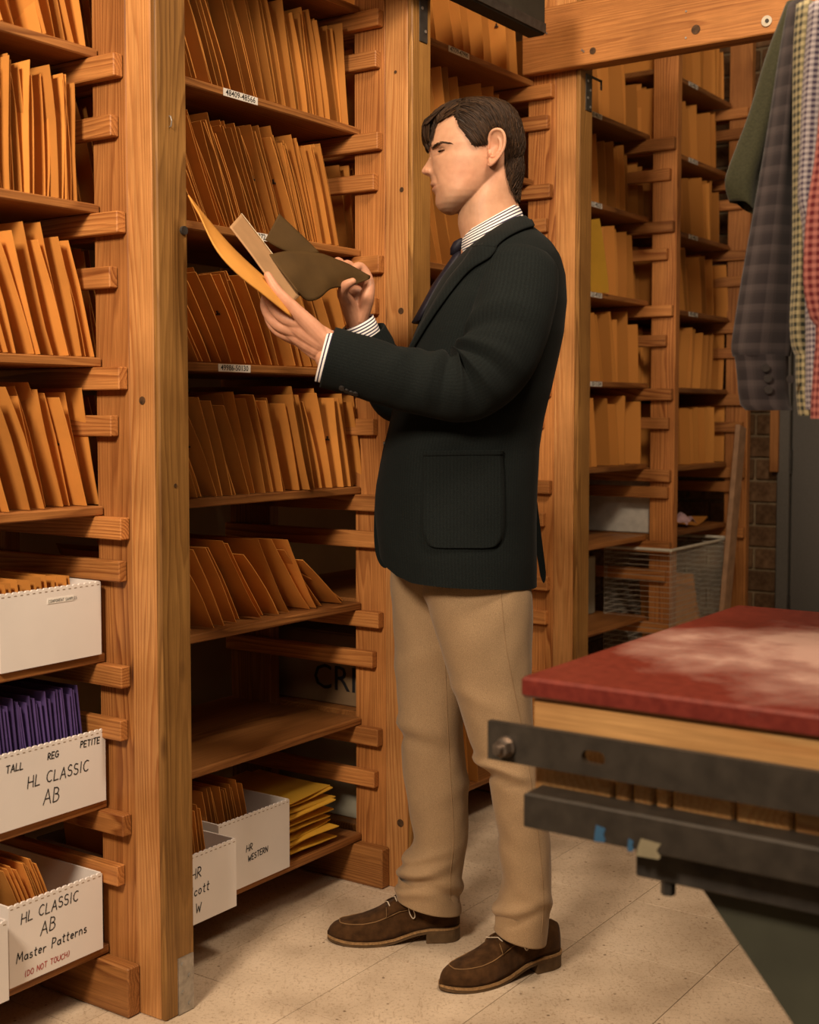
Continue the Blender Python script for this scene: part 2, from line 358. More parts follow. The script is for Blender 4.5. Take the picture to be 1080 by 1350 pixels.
# ================================================================== shelving
BAYS = []
bl = ['pine shelving bay at left holding white boxes and purple envelopes', 'pine shelving bay the man faces, between the two nearest thick posts',
      'pine shelving bay directly behind the man', 'narrow far pine shelving bay right of the post under the header beam', 'farthest pine shelving bay, beside the brick strip and door']
SS = [-.90, S1, S2, S3, S4, S5]
for i in range(5): BAYS.append(empty('shelving_bay', W(SS[i+1], .1, 0), PHI, bl[i], 'shelving', 'pine shelving bays'))
def ladder(S, par, post=True, zt=2.75, thick=.038, rungs=True, shelves=SH, foot=True):
    if post:
        board('post', S, S+PW, .0142, tP, 0, zt, 'post', par, .002)
        board('post_shade_board', S, S+PW, 0, .014, 0, zt, 'olive', par, .003)  # added thin board; its darker wood paints the shade on the post front
    board('upright', S+.001, S+thick, tP+.001, tP+.095, 0, zt, 'fir', par)
    board('upright', S+.001, S+thick, .46, .60, 0, zt, 'shelf', par)
    for i, z in enumerate(shelves):
        rr = random.uniform
        if z > .3:
            board('cleat', S-.024, S, tP+.003+rr(0, .006), .61, z-.019-.042+rr(-.003, .003), z-.0195, 'fir', par)
            if S > S1-.01: board('cleat', S+thick+.001, S+thick+.024, tP+.02, .60, z-.061, z-.0195, 'fir', par)
        if rungs and i > 0:
            zm = z+.135+rr(-.012, .012); board('cleat', S-.021, S, tP+.012+rr(0, .02), .60, zm, zm+.041, 'fir', par)
    if foot: board('foot_rail', S-.034, S-.001, tP-.012, .60, .001, .101, 'shelf', par, .003)
    if foot and S > S1-.01: board('foot_rail', S+thick+.002, S+thick+.032, tP+.02, .60, .001, .101, 'shelf', par, .003)
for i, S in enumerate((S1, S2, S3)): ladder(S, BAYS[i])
S34 = [2.40, 2.186, 1.892, 1.594, 1.297, 1.005, .745, .45]
ladder(S4, BAYS[3], post=False, shelves=[2.186, 1.892, 1.594, 1.297, 1.005, .745, .45], foot=True)
ladder(S5, BAYS[4], post=False, shelves=[2.43, 2.15, 1.865, 1.575, 1.285, .99, .745], foot=True)
TH_S = .0185
def shelf(bay, s0, s1, z, t0=tS, dz=0.):
    return board('shelf', s0, s1, t0, .60, z-TH_S, z, 'shelf', BAYS[bay], .0025, ('Y', dz) if dz else None)
LBL = {}
for k, z in enumerate(SH):
    LBL[0, k] = shelf(0, -.89, S1-.002, z); LBL[1, k] = shelf(1, S1+.040, S2-.002, z); LBL[2, k] = shelf(2, S2+.040, S3-.002, z)
for k, z in enumerate([2.186, 1.892, 1.594, 1.297, 1.005, .745, .45]): LBL[3, k] = shelf(3, S3+.040, S4-.002, z, .185)
for k, z in enumerate([2.43, 2.15, 1.865, 1.575, 1.285, .99, .745]): LBL[4, k] = shelf(4, S4+.040, S5-.03, z, tS)
def shelf_label(bay, k, z, px, text, wid, t0=tS):
    s = s_at(px, t0, z); hgt = .0165
    o = board('shelf_label', s-wid/2, s+wid/2, t0-.0012, t0-.0002, z-.0180, z-.0015, 'label_white', LBL[bay, k], 0)
    M = frame(U, Z, -V, W(s, t0-.0014, z-.0098))
    printed(text, wid/len(text)*1.78, M, 'ink', LBL[bay, k], 'label_print', .00006)
shelf_label(1, 1, 1.892, 317, '48409-48566', .112); shelf_label(1, 2, 1.594, 332, '49567-49372', .105); shelf_label(1, 3, 1.297, 309, '49986-50130', .104)
shelf_label(2, 0, 2.186, 605, '47779-47990', .105)
for k, (z, t_) in enumerate(zip([2.186, 1.892, 1.594, 1.297], ['50-4639', '52-4820', '53-4930', '50-5104'])): shelf_label(3, k, z, 786, t_, .085, .185)
for k, (z, t_) in enumerate(zip([2.43, 2.15, 1.865, 1.575], ['53-461', '51-470', '52-463', '49-482'])): shelf_label(4, k, z, 914, t_, .085)
# small marks and hardware on the woodwork
def bracket(name, px, par, S, z0, z1, wid, t=-.0015, screws=4):
    mb = MB(); M = frame(U, V, Z, W(S, t, (z0+z1)/2)); mb.box(M, wid, .003, z1-z0)
    o = mb.build(name, 'steel_dark' if z0 > 1 else 'steel_zinc', par)
    sc = MB()
    for k in range(screws):
        zz = z0+(z1-z0)*(k+.5)/screws; sx = S+wid*.22*(-1 if k % 2 else 1)
        sc.add(tube([W(sx, t-.0015, zz), W(sx, t-.0032, zz)], .0042, 8))
    sc.build('screw', 'steel_zinc', o); return o
bracket('angle_bracket', 240, BAYS[0], S1+.054, .002, .115, .042)
bracket('angle_bracket', 560, BAYS[1], S2+.045, z_at(S2, 0, 50), 2.35, .032, screws=5)
b3 = bracket('angle_bracket', 771, BAYS[2], S3+.052, z_at(S3, 0, 142), z_at(S3, 0, 97), .036)
mb = MB(); mb.box(frame(U, V, Z, W(S3+.085, -.0015, z_at(S3, 0, 95))), .10, .003, .007); mb.box(frame(U, V, Z, W(S3+.134, -.0015, z_at(S3, 0, 100))), .008, .003, .03)
mb.build('bracket_arm', 'steel_dark', b3)
def on_face(px, py, S=None):
    if S is None: s = s_at(px, 0., 1.2); return W(s, -.0005, z_at(s, 0., py)), -V
    a, b_ = -.2, .3
    for _ in range(40):
        m_ = (a+b_)/2
        if pr(W(S, m_, 1.2))[0] > px: a = m_
        else: b_ = m_
    return W(S-.0005, a, z_at(S, a, py)), -U
p, n = on_face(227, 160); MB().add(tube([p-Z*.010, p-Z*.010+n*.004, p+n*.006, p+Z*.009+n*.003, p+Z*.010], .0013, 6)).build('bent_nail', 'steel_zinc', BAYS[0])
p, n = on_face(243, 304); MB().add(tube([p, p+n*.006], .0085, 12)).build('bolt_head', 'steel_dark', BAYS[0])
plain('knot', (.07, .035, .015), .6, .3, nscale=90, namt=.5)
for px, py, S, BB, r_ in ((188, 528, S1, 0, .008), (230, 640, None, 0, .004), (150, 660, None, 0, .004), (530, 250, S2, 1, .006), (522, 95, S2, 1, .004), (529, 410, S2, 1, .008), (528, 1085, S2, 1, .010)):
    if px == 150: continue
    p, n = on_face(px, py, S); MB().add(tube([p, p+n*.0009], r_, 12)).build('knot', 'knot', BAYS[BB])
# header beam from the third post across the aisle, and the dark duct over the second bay
zb = 2.198
hb = empty('header_beam', W(S3, -.3, zb), PHI, 'thick horizontal pine beam spanning above the aisle with knots and bolts', 'beam')
board('timber', S3-.04, S3-.002, -1.35, .175, zb, zb+.185, 'fir', hb, .003)
board('timber', S3-.0015, S3+.037, -1.35, .10, zb+.003, zb+.185, 'fir', hb, .003)
def rim(px, py, r, name, mat, th=.004, S=S3-.041):
    # a disc on the beam's side face: find t,z whose projection is px,py
    a, b_ = -1.3, .3
    for _ in range(40):
        m_ = (a+b_)/2
        if pr(W(S, m_, 2.3))[0] > px: a = m_
        else: b_ = m_
    z = z_at(S, a, py); mb = MB().add(tube([W(S, a, z), W(S-th, a, z)], r, 16)); return mb.build(name, mat, hb), a, z
plain('washer_white', (.62, .56, .45), .4, .5, metal=.3)
o, a, z = rim(1012, 28, .0145, 'washer', 'washer_white'); rim(1013, 28, .005, 'bolt', 'steel_dark', .008)
for px, py in ((708, 37), (712, 42), (716, 36), (770, 68), (768, 66), (905, 15), (905, 50), (703, 46), (721, 44)): rim(px, py, .0028, 'screw', 'steel_zinc', .002)
for px, py, r in ((782, 67, .010), (918, 39, .013)): rim(px, py, r, 'knot', 'knot', .0008)
s0 = s_at(560, -.03, 2.4); s1_ = s_at(697, -.022, 2.4); zd = z_at(s1_, -.022, 51)
dk = board('ceiling_duct', s0-1.0, s1_, -.075, -.022, zd, zd+.14, 'duct_dark', None, .004)
tag(dk, 'dark painted box duct running overhead above the man', 'duct')
board('flange', s0-1.0, s1_-.002, -.078, -.0755, zd+.004, zd+.03, 'steel_dark', dk, 0)
# ================================================================== envelopes
def env_mesh(h, d, th, bend, curl, seed, ny=4, nz=5):
    rnd = random.Random(seed); v = []; f = []
    def half(y, z): return .5*th*(.22+.78*(math.sin(PI*min(max(y/d, 0), 1))**.45)*(math.sin(PI*min(max(z/h, 0), 1))**.4))
    dz = [rnd.uniform(-.004, .004) for _ in range(ny+1)]
    for side in (-1, 1):
        for j in range(nz+1):
            for i in range(ny+1):
                y = d*i/ny; z = h*j/nz
                off = bend*(z/h)**2+curl*math.sin(PI*z/h)*(1-y/d)+.003*noise.noise((y*9, z*9, seed*3.1))
                zz = z+(dz[i]*.35 if j == nz else 0)
                v.append((off+side*half(y, z)+(0 if 0 < i < ny else 0), y, zz))
    n = (ny+1)*(nz+1)
    for j in range(nz):
        for i in range(ny):
            a = j*(ny+1)+i; f.append((a, a+1, a+ny+2, a+ny+1)[::-1]); b = a+n; f.append((b, b+1, b+ny+2, b+ny+1))
    for j in range(nz):
        a = j*(ny+1); f.append((a, a+ny+1, a+ny+1+n, a+n)[::-1]); a += ny; f.append((a, a+ny+1, a+ny+1+n, a+n))
    for i in range(ny):
        a = i; f.append((a, a+1, a+1+n, a+n)); a = nz*(ny+1)+i; f.append((a, a+1, a+1+n, a+n)[::-1])
    me = pydata('envelope', v, f); me.shade_smooth(); me.set_sharp_from_angle(angle=.9); return me
EV = []
for k in range(14):
    r = random.Random(k*7+1); me = env_mesh(.232+r.uniform(-.014, .012), .315, r.uniform(.003, .012), r.uniform(-.009, .006), r.uniform(-.004, .004), k); me.materials.append(MATS['manila']); EV.append(me)
EVY = []
me = env_mesh(.24, .31, .006, -.01, .004, 77); me.materials.append(MATS['yellow_paper']); EVY.append(me)
clasp_me = MB()
clasp_me.box(Matrix.Translation((0, 0, 0)), .0014, .012, .004); clasp_me.box(Matrix.Translation((0, 0, .004)), .0016, .004, .010)
clasp_m = pydata('clasp', clasp_me.v, clasp_me.f); clasp_m.materials.append(MATS['steel_dark'])
NENV = 0
STUFF = MB()
m, nt, b = newmat('manila_rows', .62, .25); ge = N(nt, 'ShaderNodeNewGeometry')
r1 = ramp(nt, ge.outputs['Random Per Island'], [(0, (.40, .165, .034)), (.5, (.62, .262, .055)), (1, (.78, .34, .075))]); nt.links.new(r1.outputs[0], b.inputs['Base Color'])
def env_row(s0, s1, n, z, a0, a1, label, group, t0=tS+.006, h=None, seed=0, stuff=False, dist=None, sc=(1, 1), yellow=(), last=None):
    global NENV
    rnd = random.Random(seed+100); ss = []
    for i in range(n):
        k = i/(n-1) if n > 1 else 0; ss.append((s0+(s1-s0)*k+rnd.uniform(-.38, .38)*(s1-s0)/n, k))
    for i, (s, k) in enumerate(ss):
        me = rnd.choice(EV); al = a0+(a1-a0)*k+rnd.uniform(-.05, .05)
        if last and i >= n-len(last): al = last[i-n+len(last)]
        if i in yellow: me = EVY[0]; al += R(7)
        yaw = rnd.uniform(-.05, .05); hs = rnd.uniform(sc[0], sc[1])
        t = t0+rnd.uniform(-.004, .024)+(.03 if rnd.random() < .15 else 0)
        if i in yellow: t = t0-.022
        if stuff and i not in yellow: t += .022*rnd.random()
        M = Matrix.Translation(W(s, t, z+.0008+.006*abs(math.sin(al)))) @ Matrix.Rotation(PHI+yaw, 4, 'Z') @ Matrix.Rotation(-al, 4, 'Y') @ Matrix.Diagonal((1, 1, hs, 1))
        if (stuff and i not in yellow) or pr(W(s, t, z))[0] < -14:
            STUFF.add(([M @ v.co for v in me.vertices], [tuple(p.vertices) for p in me.polygons])); continue
        o = link('manila_envelope' if i not in yellow else 'yellow_envelope', me, None, None, M)
        if i in yellow: tag(o, 'single yellow envelope at the left end of a far orange row', 'envelope'); continue
        tag(o, label, 'envelope', group); NENV += 1
        if rnd.random() < .36:
            hit = .12; c = link('clasp', clasp_m, None, o, M @ Matrix.Translation((-.0045, .035+rnd.uniform(-.01, .02), .125*1)) @ Matrix.Rotation(rnd.uniform(-.2, .2), 4, 'X'))
R = math.radians
def rowpx(bay, k, pa, pb, n, a0, a1, label, group, **kw):
    z = SH[k]; env_row(s_at(pa, tS+.01, z), s_at(pb, tS+.01, z), n, z, R(a0), R(a1), label, group, seed=bay*10+k, **kw)
# left bay
rowpx(0, 1, -90, 118, 18, 20, 13, 'manila envelope leaning on the top visible shelf of the left bay', 'envelopes, left bay, top row', sc=(1, 1.08))
rowpx(0, 2, -60, 101, 34, 4, -1, 'manila envelope standing upright in the tight second row of the left bay', 'envelopes, left bay, second row', sc=(.98, 1.08))
rowpx(0, 3, -70, 130, 19, 22, 15, 'manila envelope leaning in the third row of the left bay', 'envelopes, left bay, third row', sc=(1, 1.05))
rowpx(0, 4, -70, 138, 20, 18, 13, 'manila envelope leaning in the row above the purple-envelope box in the left bay', 'envelopes, left bay, fourth row', sc=(.95, 1.05))
# middle bay
rowpx(1, 1, 232, 462, 44, 26, 8, 'manila envelope leaning on the shelf labelled 48409-48566', 'envelopes on shelf 48409-48566', sc=(1, 1.1))
rowpx(1, 2, 258, 452, 58, 28, 16, 'manila envelope packed in the row just above the held papers', 'envelopes on the shelf above the held papers', sc=(1, 1.08))
rowpx(1, 3, 262, 474, 25, 31, 22, 'manila envelope leaning on the shelf labelled 49986-50130', 'envelopes on shelf 49986-50130', sc=(.9, 1.02))
rowpx(1, 4, 258, 487, 27, 23, 9, 'manila envelope in the full row below the shelf labelled 49986-50130', 'envelopes in the row below the labelled shelf', sc=(.95, 1.05), t0=tS-.004)
rowpx(1, 5, 258, 458, 16, 26, 38, 'manila envelope slumped in the short row with empty shelf beside it', 'envelopes in the slumped short row', sc=(.8, .92), t0=tS+.012, last=[R(44), R(52), R(60)])
# bay behind the man
rowpx(2, 0, 575, 690, 11, 14, 6, 'manila envelope on the high shelf labelled 47779-47990 above the man', 'envelopes above the man', sc=(1, 1.1))
rowpx(2, 1, 572, 668, 10, 10, 4, 'manila envelope on the shelf just behind the crown of the head', 'envelopes behind the head', stuff=True, sc=(.98, 1.1))
rowpx(2, 2, 575, 690, 12, 20, 8, 'manila envelope on the shelf behind the chin and neck', 'envelopes behind the neck', sc=(1, 1.1))
# far bay beyond the third post
FZ = [2.186, 1.892, 1.594, 1.297, 1.005]; nm = ['top', 'second', 'third', 'fourth', 'lowest']
for k, z in enumerate(FZ):
    env_row(s_at(770, .2, z), s_at((838, 842, 848, 842, 842)[k], .2, z), 9, z, R((8, 10, 9, 14, 9)[k]), R((5, 4, 2, 3, 1)[k]),
            'manila envelope in the %s row of the narrow far bay' % nm[k], 'envelopes, narrow far bay, %s row' % nm[k], t0=.19, stuff=True, seed=300+k, sc=(.95, 1.1), yellow=(2,) if k == 2 else ())
# farthest bay and the rows glimpsed through the ladder frames
for k, z in enumerate([2.43, 2.15, 1.865, 1.575, 1.285, .99]):
    env_row(s_at(884, .165, z), s_at(960, .165, z), 12, z, R((6, 12, 10, 12, -10, 6)[k]), R((2, 4, 4, 6, -4, 0)[k]), None, None, seed=400+k, stuff=True, sc=(.9, 1.05))
for k in (1, 2, 3, 4): env_row(S1+.055, S1+.13, 5, SH[k], R(12), R(12), None, None, t0=tS+.10, seed=500+k, stuff=True)
for k in (1, 2, 3, 4): env_row(S2+.050, S2+.12, 5, SH[k], R(6), R(8), None, None, t0=tS+.06, seed=520+k, stuff=True)
for k in (2, 3, 4): env_row(S2+.3, S3-.1, 12, SH[k] if k > 2 else SH[k], R(10), R(6), None, None, seed=540+k, stuff=True) if k > 2 else None
for k, z in enumerate(FZ): env_row(S4+.06, S4+.16, 5, z-.03, R(6), R(4), None, None, t0=.24, seed=560+k, stuff=True)
so = STUFF.build('manila_envelopes', 'manila_rows', None, True); so.data.set_sharp_from_angle(angle=.9); tag(so, 'small manila envelopes filling the rows of the two far bays and the gaps behind ladder frames', 'envelopes', None, 'stuff')
# envelopes on the low shelf seen between the man's legs
env_row(s_at(585, tS, .2), s_at(628, tS, .2), 5, SH[7], R(6), R(2), 'manila envelope on the bottom shelf glimpsed between the trouser legs', 'envelopes seen between the legs', seed=610, t0=tS-.02, sc=(1.0, 1.05))
# ================================================================== file boxes
def file_box(s0, s1, t0, t1, z, h, label, writing, redwriting=None, hb=None, skew=0.):
    root = empty('file_box', W((s0+s1)/2, t0, z), PHI, label, 'box', 'white corrugated file boxes')
    th = .004; wd = s1-s0; A = lambda s, t, zz: W(s, t, zz)
    M = frame(U, V, Z, W(s0, t0, z+.0006))
    nt_ = max(8, int(wd/.0135)); poly = [(0, 0), (wd, 0)]
    for k in range(nt_):                                     # torn perforation along the top
        x1 = wd-wd*k/nt_; x0 = wd-wd*(k+1)/nt_
        poly += [(x1, h-.0028), (x1-(x1-x0)*.25, h), (x0+(x1-x0)*.25, h)]
    poly += [(0, h-.0028)]
    mb = MB().prism(poly, M, th); mb.build('front_panel', 'box_white', root)
    hbk = hb or h
    for nm_, (a, b2, c2, d2) in (('side_panel', (s0, s0+th, t0+th+.0002, t1)), ('side_panel', (s1-th, s1, t0+th+.0002, t1)), ('back_panel', (s0+th+.0002, s1-th-.0002, t1-th, t1))):
        board(nm_, a, b2, c2, d2, z+.0006, z+hbk, 'box_white', root, 0)
    board('bottom_panel', s0+th+.0002, s1-th-.0002, t0+th+.0002, t1-th-.0002, z+.0006, z+.004, 'box_white', root, 0)
    Mf = frame(U, -V, Z, W(s0, t0, z))
    if writing: handwritten(writing, Mf, root)
    if redwriting: handwritten(redwriting, Mf, root, 'ink_red', 'red_handwriting', .0008)
    # perforation slits just under the edge
    sl = MB()
    for k in range(nt_): sl.box(frame(U, V, Z, W(s0+wd*(k+.5)/nt_, t0-.0002, z+h-.0062)), wd/nt_*.42, .0006, .0011)
    sl.build('perforation', 'cardboard_dark', root)
    return root
def box_env(s0, s1, t0, t1, z, n, h, lean, label, group, mat='manila', name='manila_envelope', along='t', seed=0):
    """envelopes filed inside a box: along t they face the front, leaning back"""
    me = env_mesh(h, (s1-s0), .006, -.004, .003, 900+seed); me.materials.append(MATS[mat]); rnd = random.Random(seed)
    for i in range(n):
        k = i/(n-1)
        if along == 't':
            M = Matrix.Translation(W(s0, t0+(t1-t0)*k, z+.006)) @ Matrix.Rotation(PHI-PI/2, 4, 'Z') @ Matrix.Rotation(lean+rnd.uniform(-.03, .03), 4, 'Y') @ Matrix.Diagonal((1, 1, rnd.uniform(.95, 1.04), 1))
        else:
            M = Matrix.Translation(W(t0+(t1-t0)*k, s0, z+.006)) @ Matrix.Rotation(PHI, 4, 'Z') @ Matrix.Rotation(-lean+rnd.uniform(-.03, .03), 4, 'Y') @ Matrix.Diagonal((1, 1, rnd.uniform(.94, 1.03), 1))
        o = link(name, me, None, None, M); tag(o, label, 'envelope', group)
# left bay: plain box on the shelf below the fourth row
z = SH[5]; t0 = tS-.008; sa, sb = s_at(1, t0, z), s_at(134, t0, z); h = z_at(sb, t0, 766)-z
ba = file_box(sa, sb, t0, .50, z, h, 'plain white file box with a small taped label, topmost in the left bay', None)
zl = z+h-.030; ml = (sa+sb)/2
board('tape_label', ml-.012, ml+.052, t0-.0009, t0-.0002, zl, zl+.010, 'label_white', ba, 0)
handwritten([('COMPONENT SAMPLES', ml-.010, zl+.002, .0052, 0)], frame(U, -V, Z, W(0, t0-.0008, 0)), ba, 'ink', 'handwriting', .0003)
box_env(t0+.03, t0+.30, sa+.03, sb-.04, z, 13, h+.012, R(3), 'manila envelope filed flat inside the plain white box of the left bay', 'envelopes in the plain white box', 'manila', 'manila_envelope', 's', 1)
# box with purple envelopes
z = SH[6]; sa, sb = s_at(-3, t0, z), s_at(140, t0, z); h = z_at(sb, t0, 960)-z; wd = sb-sa
def fx(px, s0_, t=None): return s_at(px, t0 if t is None else t, z)-s0_
file_box(sa, sb, t0, .50, z, h, 'white file box marked tall reg petite, holding purple envelopes',
    [('TALL', fx(9, sa), h-.036, .013, 0), ('REG', fx(64, sa), h-.032, .012, 0), ('PETITE', fx(107, sa), h-.026, .012, 0), ('HL CLASSIC', fx(37, sa), h-.075, .021, .0), ('AB', fx(57, sa), h-.115, .027, 0)])
box_env(t0+.03, t0+.28, sa+.012, sb-.028, z, 26, h+.078, R(3), 'purple envelope filed in the box marked tall reg petite', 'purple envelopes', 'purple_paper', 'purple_envelope', 's', 2)
# bottom box: master patterns
z = SH[7]; sa, sb = s_at(13, t0, z), s_at(136, t0, z); h = z_at(sb, t0, 1150)-z
file_box(sa, sb, t0, .50, z, h, 'white file box marked Master Patterns do not touch in red, on the bottom shelf',
    [('HL CLASSIC', fx(29, sa), h-.040, .0195, .03), ('AB', fx(54, sa), h-.076, .025, .02), ('Master Patterns', fx(22, sa), h-.112, .0185, .03)],
    [('(DO NOT TOUCH)', fx(33, sa), h-.143, .0105, .03)])
box_env(t0+.02, t0+.26, sa+.085, sb-.075, z, 11, h+.075, R(19), 'manila envelope leaning in the Master Patterns box', 'envelopes in the Master Patterns box', 'manila', 'manila_envelope', 's', 3)
sl0 = s_at(-70, t0-.035, z); sl1 = s_at(12, t0-.035, z)
file_box(sl0, sl1, t0-.035, .46, z, h-.006, 'white file box cut by the left picture edge, jutting past the Master Patterns box', None)
# middle bay bottom: two boxes and a pile of yellow envelopes
t1f = tS-.075; z = SH[7]
sa, sb = s_at(205, t1f, z), s_at(312, t1f, z); h = z_at(sb, t1f, 1105)-z
file_box(sa, sb, t1f, .44, z, h, 'white file box half hidden by the left post, jutting out over the floor',
    [('HR', s_at(254, t1f, z)-sa-.003, h-.052, .021, 0), ('Welcott', s_at(240, t1f, z)-sa-.006, h-.09, .021, .03), ('W', s_at(258, t1f, z)-sa, h-.125, .019, 0)])
box_env(t1f+.03, t1f+.28, sa+.03, sb-.055, z, 15, h+.085, R(5), 'manila envelope in the box half hidden by the left post', 'envelopes in the post-hidden box', 'manila', 'manila_envelope', 's', 4)
t2f = tS-.012; sa, sb = s_at(289, t2f, z), s_at(382, t2f, z); h = z_at(sb, t2f, 1053)-z
sa = max(sa, s_at(312, t1f, z)+.006)
file_box(sa, sb, t2f, .46, z, h, 'white file box marked HR WESTERN beside the yellow envelope pile',
    [('HR', s_at(325, t2f, z)-sa, h-.085, .015, .0), ('WESTERN', s_at(327, t2f, z)-sa, h-.108, .0125, .08)])
box_env(t2f+.04, t2f+.28, sa+.03, sb-.085, z, 11, h+.065, R(9), 'manila envelope in the HR WESTERN box', 'envelopes in the HR WESTERN box', 'manila', 'manila_envelope', 's', 5)
rnd = random.Random(5); zc = z+.003; sc_ = sb+.010
for i in range(13):
    th = rnd.uniform(.007, .012); me = env_mesh(min(.175, S2-.04-sb-.02), .26, th*1.3, rnd.uniform(-.004, .004), rnd.uniform(-.003, .003), 700+i)
    me.materials.append(MATS['yellow_paper'])
    M = Matrix.Translation(W(sc_+rnd.uniform(0, .018), tS+.012+rnd.uniform(-.01, .02), zc+th/2+.001)) @ Matrix.Rotation(PHI+rnd.uniform(-.08, .08), 4, 'Z') @ Matrix.Rotation(PI/2-.0-rnd.uniform(-.02, .05), 4, 'Y')
    o = link('yellow_envelope', me, None, None, M); tag(o, 'yellow padded envelope lying in the pile on the bottom shelf', 'envelope', 'pile of yellow envelopes'); zc += th*1.12
# things standing further back
def carton(s0, s1, t0, t1, z0, z1, mat, label, cat='box'):
    r = empty('storage_carton', W((s0+s1)/2, t0, z0), PHI, label, cat)
    board('carton_body', s0, s1, t0, t1, z0+.0008, z1, mat, r, .003)
    board('lid_flap', s0+.001, s1-.001, t0+.001, (t0+t1)/2-.001, z1+.0003, z1+.003, mat, r, 0); board('lid_flap', s0+.001, s1-.001, (t0+t1)/2+.001, t1-.001, z1+.0003, z1+.003, mat, r, 0)
    return r
cr = carton(S2+.075, S2+.40, .17, .55, SH[6], SH[6]+.19, 'cardboard_dark', 'dark brown carton lettered CRI seen through the ladder frame')
printed('CRI', .095, frame(-V, Z, -U, W(S2+.0742, .300, SH[6]+.068)), 'ink', cr, 'carton_lettering')
carton(S2+.075, S2+.36, .17, .50, SH[7], SH[7]+.225, 'pale_box', 'pale grey carton behind the yellow envelope pile')
carton(S1-.50, S1-.06, .30, .58, SH[5], SH[5]+.20, 'cardboard_dark', 'brown carton at the back behind the plain white box') if False else None
carton(S3+.38, S4-.05, .40, .58, .745, .99-.02, 'pale_box', 'pale carton standing on the empty shelf of the narrow far bay')
carton(S3+.45, S4-.06, .36, .56, .45, .66, 'pale_box', 'pale carton on the lower shelf of the narrow far bay')
# ================================================================== things at the far right
def loft(name, secs, mat, parent=None, capa=True, capb=True, smooth=True, closed=True):
    """secs: list of rings (equal length lists of Vector); UV in metres: x around, y along"""
    n = len(secs[0]); L = len(secs); v = [p for s in secs for p in s]; f = []
    for i in range(L-1):
        for k in range(n if closed else n-1): f.append((i*n+k, i*n+(k+1) % n, (i+1)*n+(k+1) % n, (i+1)*n+k))
    nf = len(f)
    if capa: f.append(tuple(range(n))[::-1])
    if capb: f.append(tuple((L-1)*n+k for k in range(n)))
    me = pydata(name, v, f)
    uv = me.uv_layers.new(name='UVMap'); mid = secs[L//2]
    per = [0.]
    for k in range(n): per.append(per[-1]+(mid[(k+1) % n]-mid[k]).length)
    al = [0.]
    for i in range(L-1): al.append(al[-1]+sum((secs[i+1][k]-secs[i][k]).length for k in range(n))/n)
    li = 0
    for i in range(L-1):
        for k in range(n if closed else n-1):
            for (a, b) in ((per[k], al[i]), (per[k+1], al[i]), (per[k+1], al[i+1]), (per[k], al[i+1])): uv.data[li].uv = (a, b); li += 1
    return link(name, me, mat, parent, None, smooth)
def checks(name, c0, c1, p, rough=.85, plaid=False):
    m, nt, b = newmat(name, rough, .1); uv = N(nt, 'ShaderNodeUVMap', uv_map='UVMap')
    sp = N(nt, 'ShaderNodeSeparateXYZ'); nt.links.new(uv.outputs[0], sp.inputs[0]); outs = []
    def mt(op, a, bb):
        n = N(nt, 'ShaderNodeMath', operation=op)
        for i, x in enumerate((a, bb)):
            if x is None: continue
            if isinstance(x, (int, float)): n.inputs[i].default_value = x
            else: nt.links.new(x, n.inputs[i])
        return n.outputs[0]
    for k in range(2):
        fr_ = mt('FRACT', mt('MULTIPLY', sp.outputs[k], 1/p), None)
        if plaid:
            r = ramp(nt, fr_, [(0, (.15,)*3), (.30, (.15,)*3), (.34, (1,)*3), (.62, (.95,)*3), (.66, (.35,)*3), (.72, (.8,)*3), (.76, (.3,)*3), (1, (.15,)*3)])
            r.color_ramp.interpolation = 'LINEAR'; outs.append(r.outputs[0])
        else: outs.append(mt('GREATER_THAN', fr_, .5))
    fac = mt('MULTIPLY', mt('ADD', outs[0], outs[1]), .5)
    c = mixc(nt, fac, c0, c1)
    n = N(nt, 'ShaderNodeTexNoise', i_Scale=700., i_Detail=1.); tc = N(nt, 'ShaderNodeTexCoord'); nt.links.new(tc.outputs['Object'], n.inputs['Vector'])
    nt.links.new(c, b.inputs['Base Color']); bump(nt, b, n.outputs['Fac'], .2, .001); b.inputs['Sheen Weight'].default_value = .1
    return m
checks('plaid_grey', (.013, .010, .011), (.050, .039, .038), .030, plaid=True)
checks('gingham_yellow', (.28, .235, .13), (.022, .024, .018), .012)
checks('check_blue', (.31, .275, .275), (.045, .033, .055), .0085)
checks('gingham_red', (.30, .105, .085), (.085, .010, .012), .0115)
checks('check_orange', (.60, .42, .26), (.13, .07, .05), .010)
plain('olive_cloth', (.028, .027, .013), .9, .1, nscale=300, namt=.18, bmp=.2, sheen=.1)
plain('button_dark', (.03, .026, .024), .35, .5)
def ring(cx, cy, cz, rx, ry, n=28, rot=0., fold=0., ph=0., k=5):
    out = []
    for i in range(n):
        a = 2*PI*i/n; r = 1+fold*math.sin(k*a+ph); x = rx*math.cos(a)*r; y = ry*math.sin(a)*r
        out.append(Vector((cx+x*math.cos(rot)-y*math.sin(rot), cy+x*math.sin(rot)+y*math.cos(rot), cz)))
    return out
def sleeve_rings(rows, Y, th, fold=.1, ph=0., n=22):
    rr = crom(rows, n); out = []
    for i, (py, l, r) in enumerate(rr):
        a, b = at(l, py, Y), at(r, py, Y); out.append(ring((a.x+b.x)/2, Y, (a.z+b.z)/2, (b.x-a.x)/2, th, 30, .0, fold, ph+i*.12, 4))
    return out
